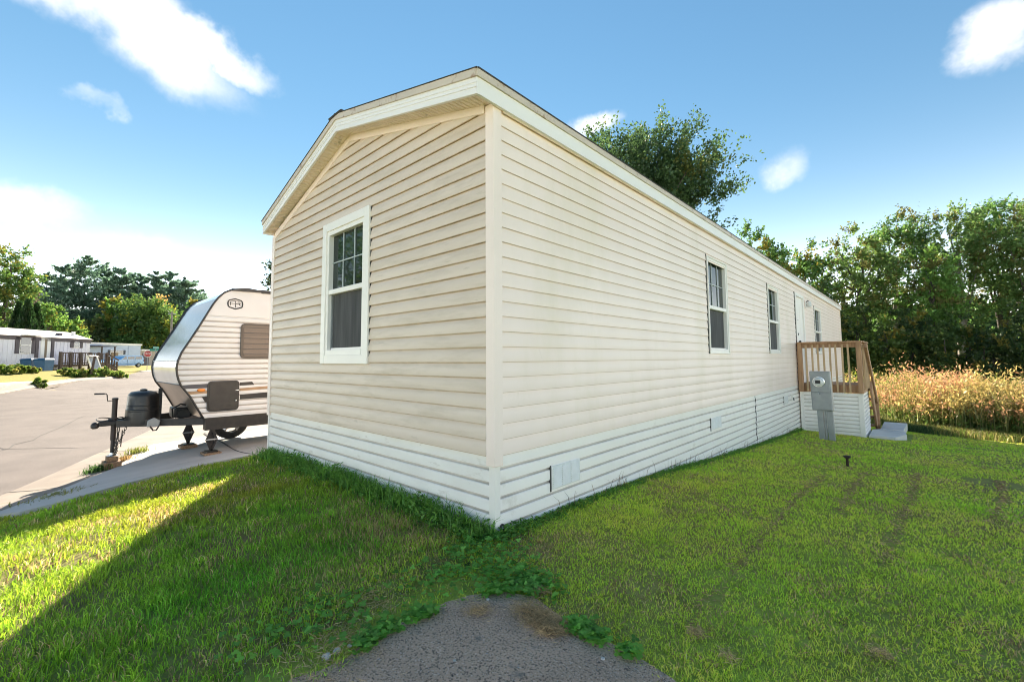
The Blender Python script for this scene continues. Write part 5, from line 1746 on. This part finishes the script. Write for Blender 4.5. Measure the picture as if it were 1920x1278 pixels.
def wood_mass(name, label, pts, seed, col_, leaf):
    """a far wood that reads as one mass: pts = (px, dist, top_py)"""
    rg = np.random.default_rng(seed)
    Ps, cs = [], []
    for k, (px, dist, tp) in enumerate(pts):
        q = at_dist(px, 676, dist); g = gz(q.x, q.y); H = at_dist(px, tp, dist).z - g
        n = 2600
        d = rg.normal(size=(n, 3)); d /= np.linalg.norm(d, axis=1)[:, None]
        r = rg.random(n) ** .33
        Ps.append(np.array([q.x, q.y, g + H * .5]) + d * r[:, None] * np.array([H * .42, H * .42, H * .52])); cs += [k] * n
    P = np.concatenate(Ps); cs = np.array(cs)
    D = rg.normal(size=P.shape); D /= np.linalg.norm(D, axis=1)[:, None]
    lf = leaf * (.7 + .6 * rg.random(len(P)))
    V, F = leaf_quads(P, D, lf * 1.3, lf, rg)
    kind(np_mesh(name, V, F, LEAF, np.repeat(tints(rg, cs, len(pts), col_, .3), 4, 0)), 'stuff', label)


wood_mass('far_wood', 'dense dark wood closing the view behind the tall trees', [(1380 + 34 * k, 58 + (k % 3) * 5, 560 + (k * 37) % 40) for k in range(20)], 201, (.05, .10, .034), .62)
wood_mass('far_hill_wood', 'dense wood on the rise behind the pines', [(-60 + 30 * k, 140 + (k % 3) * 8, 560 + (k * 29) % 30) for k in range(17)], 202, (.028, .048, .030), 1.3)

# ------------------------------------------------------------------ lawn, weeds, reeds
HOUSE_POLY = [(.0, .0), (.0, HL), (-HW, HL), (-HW, .0)]
DECK_POLY = [(0, 9.7), (1.2, 9.7), (1.85, 9.9), (1.85, 12.75), (0, 12.75)]
PADX = [(p[0] + (.02 if p[0] > -5 else 0), p[1]) for p in pad_poly]
APRON_POLY = apron_out + apron_in


def blades(P, h, w, lean, tint, rg):
    n = len(P)
    a = rg.random(n) * 6.283
    s = np.stack([np.cos(a), np.sin(a), np.zeros(n)], -1)
    la = rg.random(n) * 6.283
    ld = np.stack([np.cos(la), np.sin(la), np.zeros(n)], -1) * lean[:, None]
    up_ = np.array([0, 0, 1.0])
    mid = P + (up_ * .58 + ld * .28) * h[:, None]
    tip = P + (up_ * (1 - .35 * np.clip(lean, 0, 1))[:, None] + ld * .95) * h[:, None]
    hw_ = (s * (w / 2)[:, None])
    V = np.stack([P - hw_, P + hw_, mid + hw_ * .8, mid - hw_ * .8, tip], 1).reshape(-1, 3)
    b = np.arange(n)[:, None] * 5
    F = np.concatenate([b + np.array([0, 1, 2]), b + np.array([0, 2, 3]), b + np.array([3, 2, 4])], 0)
    return V, F, np.repeat(tint, 5, 0)


def seg_dist(x, y, pts):
    d = np.full(x.shape, 1e9)
    for (x1, y1), (x2, y2) in zip(pts[:-1], pts[1:]):
        vx, vy = x2 - x1, y2 - y1; L2 = vx * vx + vy * vy + 1e-9
        t = np.clip(((x - x1) * vx + (y - y1) * vy) / L2, 0, 1)
        d = np.minimum(d, np.hypot(x - x1 - t * vx, y - y1 - t * vy))
    return d


def gpts(pxs, guess=-.6):
    return [tuple(on_ground(x, y, guess)[:2]) for x, y in pxs]


TRACKS = [gpts([(1290, 1175), (1345, 1110), (1400, 1050), (1450, 985), (1500, 930), (1545, 892)]), gpts([(1572, 962), (1600, 915), (1628, 888)]),
          gpts([(1655, 1060), (1690, 980), (1708, 930), (1722, 888)]), gpts([(1862, 985), (1880, 940), (1878, 905)])]
BARE = [tuple(on_ground(1872, 908, -.8)[:2]), tuple(on_ground(1845, 843, -1.1)[:2])]

rg = np.random.default_rng(77)
cand = []
# sampling rings: (r0, r1, density, width)
for r0, r1, dens, wd in ((.5, 2.2, 15000, .0034), (2.2, 3.6, 10500, .0042), (3.6, 5.5, 5600, .0058), (5.5, 9, 2500, .0085), (9, 15, 900, .013), (15, 22, 330, .02)):
    area = math.pi * (r1 * r1 - r0 * r0)
    n = int(area * dens)
    # keep the half plane in front of the camera plus a margin
    r = np.sqrt(rg.random(n) * (r1 * r1 - r0 * r0) + r0 * r0); a = (rg.random(n) - .5) * R(150)
    n_keep = int(n * 150 / 360); r, a = r[:n_keep], a[:n_keep]
    base = math.atan2(FW.y, FW.x)
    x = CAM.x + r * np.cos(base + a); y = CAM.y + r * np.sin(base + a)
    cand.append(np.stack([x, y, np.full(n_keep, wd), r], -1))
cand = np.concatenate(cand)
x, y = cand[:, 0], cand[:, 1]
ok = ~in_poly(x, y, HOUSE_POLY) & ~in_poly(x, y, DECK_POLY) & ~in_poly(x, y, PADX) & ~in_poly(x, y, road_poly) & ~in_poly(x, y, APRON_POLY)
d_asph = seg_dist(x, y, asph_poly[:len(asph)])
inside_a = in_poly(x, y, asph_poly)
ok &= ~inside_a | ((d_asph < .05) & (rg.random(len(x)) < .35))
left = (x < .1) & (y < .3)
# patchiness
pn_ = fbm(x * 2.2, y * 2.2, 9); pf = fbm(x * 9, y * 9, 19)
dens_keep = np.where(left, np.clip(.62 + 1.1 * (pf - .38), .3, 1), np.clip(.72 + .9 * (pf - .4), .4, 1))
soil_edge = (~inside_a) & (d_asph < .22 + .25 * (pf - .4)) & (x < .9)
dens_keep = np.where(soil_edge & left | (soil_edge & (x < .5)), dens_keep * .28, dens_keep)
patchy = left & (fbm(x * 3.4 + 7, y * 3.4, 88) > .60) & ((y < -.75) | (fbm(x * 1.3, y * 1.3, 12) > .55))
dens_keep = np.where(patchy, dens_keep * .6, dens_keep)
dtr = np.full(x.shape, 9.0)
for k, tr in enumerate(TRACKS):
    dtr = np.minimum(dtr, seg_dist(x, y, tr) * (1.0 if k < 4 else .8))
on_tr = dtr < .006 + .10 * np.clip(fbm(x * 6, y * 6, 43) - .46, 0, 1) * 2
dens_keep = np.where(on_tr, dens_keep * .55, dens_keep)
for bx_, by_ in BARE:
    rb = np.hypot((x - bx_) / .28, (y - by_) / .35)
    dens_keep = np.where(rb < .8 + .5 * pf, dens_keep * .12, dens_keep)
ok &= rg.random(len(x)) < dens_keep
cand, pn_, pf, on_tr, left = cand[ok], pn_[ok], pf[ok], on_tr[ok], left[ok]
x, y, wd, rr = cand.T
n = len(x)
z = ground(x, y) - .004
lush = np.clip(fbm(x * .9, y * .9, 31) * 1.7 - .35, 0, 1)
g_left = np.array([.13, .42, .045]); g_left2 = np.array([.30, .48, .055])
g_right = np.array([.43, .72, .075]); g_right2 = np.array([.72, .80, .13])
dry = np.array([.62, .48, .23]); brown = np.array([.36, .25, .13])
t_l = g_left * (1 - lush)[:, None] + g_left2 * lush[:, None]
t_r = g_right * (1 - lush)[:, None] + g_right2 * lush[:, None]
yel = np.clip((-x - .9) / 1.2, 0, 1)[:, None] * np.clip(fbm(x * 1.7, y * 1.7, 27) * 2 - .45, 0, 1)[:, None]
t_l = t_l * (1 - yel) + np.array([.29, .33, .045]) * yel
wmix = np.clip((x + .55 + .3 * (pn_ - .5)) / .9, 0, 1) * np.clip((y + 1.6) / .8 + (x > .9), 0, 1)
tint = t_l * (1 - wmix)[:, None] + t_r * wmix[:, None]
dr = rg.random(n) < np.where(on_tr, .5, .05 + .9 * np.clip(fbm(x * 3.1, y * 3.1, 63) - .52, 0, 1) * 2)
tint[dr] = np.where((rg.random(dr.sum()) < .6)[:, None], dry, brown)
brown_zone = np.exp(-(((x + .55) / .5) ** 2 + ((y + .38) / .28) ** 2)) + np.exp(-(((x + .15) / .35) ** 2 + ((y + .95) / .25) ** 2)) * .8
bz = rg.random(n) < brown_zone * .55
tint[bz] = dry * .7
tint *= (1 + rg.normal(size=(n, 1)) * .26) * (.72 + .56 * fbm(x * 5, y * 5, 91))[:, None]
tint = np.clip(tint, .015, .8)
hgt = np.where(wmix > .5, .024, .038) * (.6 + .8 * rg.random(n)) * (1 + .35 * (pf - .5)) * (1 + .02 * rr)
tuft = fbm(x * 4.5, y * 4.5, 55) > .60
hgt = np.where(tuft & left, hgt * 1.5, np.where(tuft, hgt * 1.2, hgt))
hgt = np.where(on_tr, hgt * .6, hgt)
lean = np.clip(.35 + .35 * rg.random(n) + .25 * on_tr + .3 * wmix, 0, 1)
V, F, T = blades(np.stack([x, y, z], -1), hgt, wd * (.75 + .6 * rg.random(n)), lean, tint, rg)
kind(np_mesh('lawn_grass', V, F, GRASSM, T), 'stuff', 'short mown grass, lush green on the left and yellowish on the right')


# taller weeds along the skirting, clover, wisps
def scatter_leaves(name, label, P, D, L, Wd, tint):
    V, F = leaf_quads(P, D, L, Wd, rg)
    return kind(np_mesh(name, V, F, GRASSM, np.repeat(np.clip(tint, .01, .9), 4, 0)), 'stuff', label)


def weed_strip(n, xy_fn, hmax, lsize, col, name, label):
    xs, ys, dens = xy_fn(n)
    stem_h = hmax * (.35 + .65 * rg.random(n)) * dens
    k = 7
    P = np.repeat(np.stack([xs, ys, ground(xs, ys)], -1), k, 0); sh = np.repeat(stem_h, k)
    t = rg.random(n * k)
    ang = rg.random(n * k) * 6.283
    out = np.stack([np.cos(ang), np.sin(ang), np.zeros(n * k)], -1)
    P = P + out * (.012 + .03 * rg.random(n * k))[:, None] + np.stack([np.zeros(n * k), np.zeros(n * k), t * sh], -1)
    D = out * .8 + np.array([0, 0, .5]) + rg.normal(size=(n * k, 3)) * .3
    D /= np.linalg.norm(D, axis=1)[:, None]
    L = lsize * (.6 + .8 * rg.random(n * k))
    tn = np.array(col) * (1 + rg.normal(size=(n * k, 1)) * .25)
    return scatter_leaves(name, label, P, D, L, L * .42, tn)


def gable_strip(n):
    xs = -3.95 + 3.98 * rg.random(n); ys = -.03 - np.abs(rg.normal(size=n)) * .07
    return xs, ys, .55 + .75 * vnoise(xs * 3, xs * 0, 3)


def long_strip(n):
    ys = 9.6 * rg.random(n) ** 1.3; xs = .03 + np.abs(rg.normal(size=n)) * .035
    return xs, ys, .3 + .5 * vnoise(ys * 2.4, ys * 0, 6) + .5 * np.exp(-(ys / .5) ** 2) + .5 * (ys > 9)


weed_strip(900, gable_strip, .15, .036, (.12, .27, .055), 'skirting_weeds', 'leafy dark green weeds crowding the foot of the gable skirting')
weed_strip(1500, long_strip, .07, .024, (.12, .27, .055), 'skirting_weeds', 'low green weeds along the foot of the long skirting wall')
# long grass blades and dry wisps against the skirting
n = 1700
xs = -3.95 + 3.97 * rg.random(n); ys = -.02 - np.abs(rg.normal(size=n)) * .09
V, F, T = blades(np.stack([xs, ys, ground(xs, ys)], -1), .10 + .12 * rg.random(n), np.full(n, .006), .3 + .5 * rg.random(n), np.array([.12, .27, .05]) * (1 + rg.normal(size=(n, 1)) * .25), rg)
kind(np_mesh('long_grass', V, F, GRASSM, np.clip(T, .01, .9)), 'stuff', 'uncut long grass against the gable skirting')
n = 120
ys = .2 + 9 * rg.random(n); xs = .03 + .04 * rg.random(n)
V, F, T = blades(np.stack([xs, ys, ground(xs, ys)], -1), .08 + .11 * rg.random(n), np.full(n, .004), .3 + .4 * rg.random(n), np.array([.20, .14, .08]) * (1 + rg.normal(size=(n, 1)) * .25), rg)
kind(np_mesh('dry_wisps', V, F, GRASSM, np.clip(T, .01, .9)), 'stuff', 'thin dry grass wisps against the long skirting')

# clover around the corner and the asphalt edge: three round leaflets each
CZ = [(900, 1040, .2, 260), (960, 1085, .12, 240), (1005, 1105, .09, 230), (850, 1085, .18, 200), (745, 1192, .08, 200), (700, 1215, .05, 200), (800, 1165, .07, 200), (1085, 1185, .045, 170), (1120, 1205, .04, 130), (1180, 1235, .035, 60),
      (930, 1010, .12, 140), (640, 1150, .16, 120), (560, 1180, .2, 120), (930, 1115, .06, 120)]
Pc = []
for px, py, rad, cnt in CZ:
    c = on_ground(px, py, -.5)
    Pc.append(np.stack([c.x + rg.normal(size=cnt) * rad * .7, c.y + rg.normal(size=cnt) * rad * .7], -1))
Pc = np.concatenate(Pc)
Pc = Pc[~in_poly(Pc[:, 0], Pc[:, 1], HOUSE_POLY)]
ia = in_poly(Pc[:, 0], Pc[:, 1], asph_poly); da = seg_dist(Pc[:, 0], Pc[:, 1], asph_poly[:len(asph)])
Pc = Pc[~ia | (da < .06)]
n = len(Pc)
hz = ground(Pc[:, 0], Pc[:, 1]) + .018 + .028 * rg.random(n)
V_, F_, T_ = [], [], []
rad = .0050 + .0045 * rg.random(n)
col_ = np.array([.17, .40, .075]) * (1 + rg.normal(size=(n, 1)) * .25)
nrm = np.stack([rg.normal(size=n) * .28, rg.normal(size=n) * .28, np.ones(n)], -1); nrm /= np.linalg.norm(nrm, axis=1)[:, None]
ax = np.cross(nrm, np.array([1.0, 0, 0])); ax /= np.linalg.norm(ax, axis=1)[:, None]; ay = np.cross(nrm, ax)
a0 = rg.random(n) * 6.283
off = 0
for lf_ in range(3):
    a = a0 + lf_ * 2.094
    c = np.stack([Pc[:, 0], Pc[:, 1], hz], -1) + (ax * np.cos(a)[:, None] + ay * np.sin(a)[:, None]) * (rad * 1.05)[:, None]
    hexv = []
    for q in range(6):
        b = a + q * 1.0472
        hexv.append(c + (ax * np.cos(b)[:, None] + ay * np.sin(b)[:, None]) * rad[:, None] * (1.0 if q else 1.05))
    Vv = np.stack(hexv, 1).reshape(-1, 3)
    b6 = np.arange(n)[:, None] * 6 + off
    V_.append(Vv); F_.append(np.concatenate([b6 + np.array([0, 1, 2, 3]), b6 + np.array([0, 3, 4, 5])], 0)); T_.append(np.repeat(col_, 6, 0)); off += 6 * n
kind(np_mesh('clover', np.concatenate(V_), np.concatenate(F_), GRASSM, np.clip(np.concatenate(T_), .01, .9)), 'stuff', 'dark green clover spreading from the house corner to the asphalt edge')

# raked-up dry clippings on the asphalt and grass
Pt, Dt, Lt = [], [], []
for px, py, rad_, cnt in ((1010, 1165, .075, 900), (1035, 1185, .06, 800), (1015, 1115, .03, 350), (985, 1150, .06, 250), (895, 1152, .05, 220), (1305, 1195, .03, 120), (1365, 1240, .03, 90), (1655, 1235, .03, 120), (700, 1135, .12, 350), (600, 1245, .2, 420), (640, 1205, .10, 300)):
    c = on_ground(px, py, -.5)
    xx = c.x + rg.normal(size=cnt) * rad_ * .6; yy = c.y + rg.normal(size=cnt) * rad_ * .6
    Pt.append(np.stack([xx, yy, ground(xx, yy) + .015 + .018 * rg.random(cnt)], -1))
    dd = rg.normal(size=(cnt, 3)) * np.array([1, 1, .35]); Dt.append(dd / np.linalg.norm(dd, axis=1)[:, None])
P = np.concatenate(Pt); D = np.concatenate(Dt); n = len(P)
scatter_leaves('dry_clippings', 'tangled dry grass clippings at the edge of the asphalt', P, D, .03 + .03 * rg.random(n), np.full(n, .0022), np.array([.50, .39, .22]) * (1 + rg.normal(size=(n, 1)) * .3))

# loose straw and thatch lying in the lawn, thick along the mower tracks
Ps_ = []
for tr in TRACKS:
    for (xa, ya), (xb, yb) in zip(tr[:-1], tr[1:]):
        m_ = int(math.hypot(xb - xa, yb - ya) * 130)
        t_ = rg.random(m_); Ps_.append(np.stack([xa + (xb - xa) * t_ + rg.normal(size=m_) * .03, ya + (yb - ya) * t_ + rg.normal(size=m_) * .03], -1))
m_ = 8000
r_ = .6 + 5.5 * rg.random(m_) ** 1.2; a_ = math.atan2(FW.y, FW.x) + (rg.random(m_) - .5) * R(140)
Q = np.stack([CAM.x + r_ * np.cos(a_), CAM.y + r_ * np.sin(a_)], -1)
Q = Q[(fbm(Q[:, 0] * 2.6, Q[:, 1] * 2.6, 63) + .25 * fbm(Q[:, 0] * 9, Q[:, 1] * 9, 8) > .70) | (rg.random(len(Q)) < .10)]
Ps_.append(Q)
Q = np.concatenate(Ps_)
Q = Q[~in_poly(Q[:, 0], Q[:, 1], HOUSE_POLY) & ~in_poly(Q[:, 0], Q[:, 1], PADX) & ~in_poly(Q[:, 0], Q[:, 1], APRON_POLY) & ~in_poly(Q[:, 0], Q[:, 1], road_poly) & ~in_poly(Q[:, 0], Q[:, 1], asph_poly)]
n = len(Q)
D = rg.normal(size=(n, 3)) * np.array([1, 1, .3]); D /= np.linalg.norm(D, axis=1)[:, None]
dq = np.hypot(Q[:, 0] - CAM.x, Q[:, 1] - CAM.y)
scatter_leaves('lawn_thatch', 'dry straw and thatch lying in the lawn and along mower tracks', np.stack([Q[:, 0], Q[:, 1], ground(Q[:, 0], Q[:, 1]) + .010 + .016 * rg.random(n)], -1), D, .025 + .03 * rg.random(n), .0018 + .0009 * dq,
               np.where((rg.random(n) < .6)[:, None], np.array([.46, .34, .18]), np.array([.26, .175, .095])) * (1 + rg.normal(size=(n, 1)) * .25))

# pale stones
STONE = mat('pale_limestone', (.62, .60, .56), (.48, .46, .42), rough=.8, scale=30, bump=.4, bscale=90)
for k, (px, py, r_, lab) in enumerate(((612, 1238, .016, 'white stone on the soil left of the asphalt, lower of a pair'), (632, 1227, .015, 'white stone on the soil left of the asphalt, upper of a pair'), (655, 1216, .009, 'tiny pale stone beside the pair near the clover edge'),
                                       (1131, 1241, .009, 'tiny cream stone lying on the asphalt at the right'), (852, 1244, .007, 'tiny pale stone in the middle of the asphalt'), (915, 1128, .008, 'tiny pale stone at the top edge of the asphalt'))):
    c = on_ground(px, py, -.5)
    bm = bmesh.new(); bmesh.ops.create_icosphere(bm, subdivisions=2, radius=r_)
    rs_ = random.Random(k)
    sx, sy, sz = rs_.uniform(.8, 1.3), rs_.uniform(.7, 1.1), rs_.uniform(.5, .75)
    for v in bm.verts:
        s_ = 1 + .18 * math.sin(v.co.x * 140 + k) * math.cos(v.co.y * 170 + k * 2)
        v.co = Vector((v.co.x * sx * s_ + c.x, v.co.y * sy * s_ + c.y, v.co.z * sz * s_ + c.z + r_ * .55 + .008))
    me = bpy.data.meshes.new('stone'); bm.to_mesh(me); bm.free(); me.materials.append(STONE)
    o = bpy.data.objects.new('stone', me); COL.objects.link(o)
    tag(o, lab, 'stone', 'pale stones near the asphalt')
# gravel crumbs on asphalt and soil
n = 2600
c = on_ground(900, 1215, -.5)
xx = c.x + (rg.random(n) - .5) * 2.4; yy = c.y + (rg.random(n) - .5) * 1.6
ia = in_poly(xx, yy, asph_poly) | (seg_dist(xx, yy, asph_poly[:8]) < .25)
xx, yy = xx[ia], yy[ia]; n = len(xx)
s_ = .0012 + .0022 * rg.random(n) ** 2
zz = ground(xx, yy) + .013
octv = np.array([[1, 0, 0], [0, 1, 0], [-1, 0, 0], [0, -1, 0], [0, 0, 1]]) * 1.0
V = (np.stack([xx, yy, zz], -1)[:, None, :] + octv[None] * s_[:, None, None] * (.6 + .8 * rg.random((n, 5, 1)))).reshape(-1, 3)
b5 = np.arange(n)[:, None] * 5
F = np.concatenate([b5 + np.array(t_) for t_ in ((0, 1, 4), (1, 2, 4), (2, 3, 4), (3, 0, 4))], 0)
kind(np_mesh('gravel_crumbs', V, F, leaf_mat('grit', .0, .8, .02), np.repeat(np.array([.30, .28, .27]) * (1 + rg.normal(size=(n, 1)) * .35), 5, 0).clip(.03, .8)), 'stuff', 'fine grit scattered on the asphalt')


def tuft(px, py, n, h, colr, lab, guess=-1.0, spread=.07, mass=False):
    c = on_ground(px, py, guess)
    rg_ = np.random.default_rng(int(px * 7 + py))
    xx = c.x + rg_.normal(size=n) * spread; yy = c.y + rg_.normal(size=n) * spread
    V, F, T = blades(np.stack([xx, yy, ground(xx, yy) + .03], -1), h * (.5 + .7 * rg_.random(n)), np.full(n, .010), .3 + .6 * rg_.random(n), np.array(colr) * (1 + rg_.normal(size=(n, 1)) * .25), rg_)
    o = np_mesh('weed_tuft', V, F, GRASSM, np.clip(T, .01, .9)); o.location = (0, 0, 0)
    if mass:
        kind(o, 'stuff', lab)
    else:
        tag(o, lab, 'weed', 'weed tufts in the gutter cracks')


tuft(186, 886, 260, .13, (.06, .13, .035), 'dark green weed tuft beside the jack block', spread=.08)
tuft(257, 853, 160, .14, (.17, .20, .05), 'yellow-green weed tuft in the driveway edge right of the jack')
tuft(232, 866, 130, .09, (.32, .23, .09), 'straw-coloured weed tuft right behind the jack block')
tuft(100, 936, 260, .05, (.17, .19, .05), 'flat yellowish weed patch along the gutter near the left lawn', spread=.16, mass=True)
tuft(1720, 812, 500, .28, (.045, .085, .03), 'dark weedy clump at the right end of the concrete slab', -1.2, .22, True)
tuft(1512, 804, 220, .12, (.05, .11, .03), 'green weeds at the foot of the porch skirting', -.95, .14, True)

# reeds and tall weeds beyond the lawn
edge = [(-6, 20.5), (.5, 17.6), tuple(on_ground(1720, 806, -1.6)[:2]), tuple(on_ground(1800, 815, -1.6)[:2]), tuple(on_ground(1930, 828, -1.6)[:2]), (9.5, 13.2), (15, 10.5)]
field = edge + [(27, 20), (15, 36), (-6, 36)]
rg = np.random.default_rng(303)
n = 9500
t = rg.random(n) ** 1.7
ee = np.array(edge); u_ = rg.random(n) * (len(edge) - 1); i_ = u_.astype(int); f_ = (u_ - i_)[:, None]
E0 = ee[i_] * (1 - f_) + ee[np.minimum(i_ + 1, len(edge) - 1)] * f_
dirn = np.array([.42, .91])
XY = E0 + dirn * (.9 + t * 17)[:, None] + rg.normal(size=(n, 2)) * .3
kin = in_poly(XY[:, 0], XY[:, 1], field)
XY, t = XY[kin], t[kin]; n = len(XY)
gzv = ground(XY[:, 0], XY[:, 1])
hh = (1.10 + .65 * rg.random(n)) * (.62 + .75 * fbm(XY[:, 0] * .7, XY[:, 1] * .7, 70)) * np.clip(.6 + t * 10, .6, 1) * np.where(rg.random(n) < .06, 1.25, 1)
gold = (fbm(XY[:, 0] * .28, XY[:, 1] * .28, 71) + t * .75 + .10 * (XY[:, 0] > 5)) > .83       # greener stand farther back
k = 14
base = np.repeat(np.stack([XY[:, 0], XY[:, 1], gzv], -1), k, 0); H_ = np.repeat(hh, k); gd = np.repeat(gold, k)
tt = rg.random(n * k) ** .75
ang = rg.random(n * k) * 6.283
out = np.stack([np.cos(ang), np.sin(ang), np.zeros(n * k)], -1)
P = base + out * (.03 + .10 * rg.random(n * k))[:, None]; P[:, 2] += tt * H_
D = out * .7 + np.array([0, 0, .65]) + rg.normal(size=(n * k, 3)) * .35; D /= np.linalg.norm(D, axis=1)[:, None]
L = .07 + .075 * rg.random(n * k)
top = np.clip((tt - .56 + .25 * rg.random(n * k)) / .18, 0, 1)[:, None]
plant_var = np.repeat(rg.random(n), k)[:, None]
patch = np.repeat(fbm(XY[:, 0] * .8, XY[:, 1] * .8, 72), k)[:, None]
pe = np.array([.58, .36, .19]) * (1 - plant_var) + np.array([.50, .29, .145]) * plant_var
pe = np.where(patch > .62, np.array([.50, .41, .15]), pe)
gr = np.array([.15, .26, .06]); gg = np.array([.24, .34, .07])
tn = gr * (1 - top) + pe * top
tn[gd] = (gg * (1 - .4 * top[gd]) + np.array([.36, .34, .06]) * .4 * top[gd])
tn *= (1 + rg.normal(size=(n * k, 1)) * .2)
V1, F1 = leaf_quads(P, D, L, L * .30, rg)
T1 = np.repeat(np.clip(tn, .02, .9), 4, 0)
kind(np_mesh('reed_leaves', V1, F1, LEAF, T1), 'stuff', 'dense stand of tall weeds with peach and straw coloured dry leaves')
ns_ = n
V, F, T = blades(np.stack([XY[:, 0], XY[:, 1], gzv], -1), hh * 1.0, np.full(ns_, .022), .05 + .15 * rg.random(ns_), np.array([.20, .22, .08]) * (1 + rg.normal(size=(ns_, 1)) * .25), rg)
kind(np_mesh('reed_stalks', V, F, GRASSM, np.clip(T, .02, .9)), 'stuff', 'upright green and tan stalks at the foot of the weeds')
# rough grass strip before the reeds
n = 16000
u_ = rg.random(n) * (len(edge) - 2.2) + .6; i_ = u_.astype(int); f_ = (u_ - i_)[:, None]
E0 = ee[i_] * (1 - f_) + ee[np.minimum(i_ + 1, len(edge) - 1)] * f_
XY = E0 + dirn * (rg.normal(size=n) * .35)[:, None] - dirn * .15
V, F, T = blades(np.stack([XY[:, 0], XY[:, 1], ground(XY[:, 0], XY[:, 1])], -1), .10 + .22 * rg.random(n) ** 2, np.full(n, .013), .3 + .5 * rg.random(n), np.where((rg.random(n) < .45)[:, None], np.array([.34, .30, .11]), np.array([.16, .23, .05])) * (1 + rg.normal(size=(n, 1)) * .25), rg)
kind(np_mesh('rough_grass', V, F, GRASSM, np.clip(T, .02, .9)), 'stuff', 'pale rough grass strip at the edge of the tall weeds')
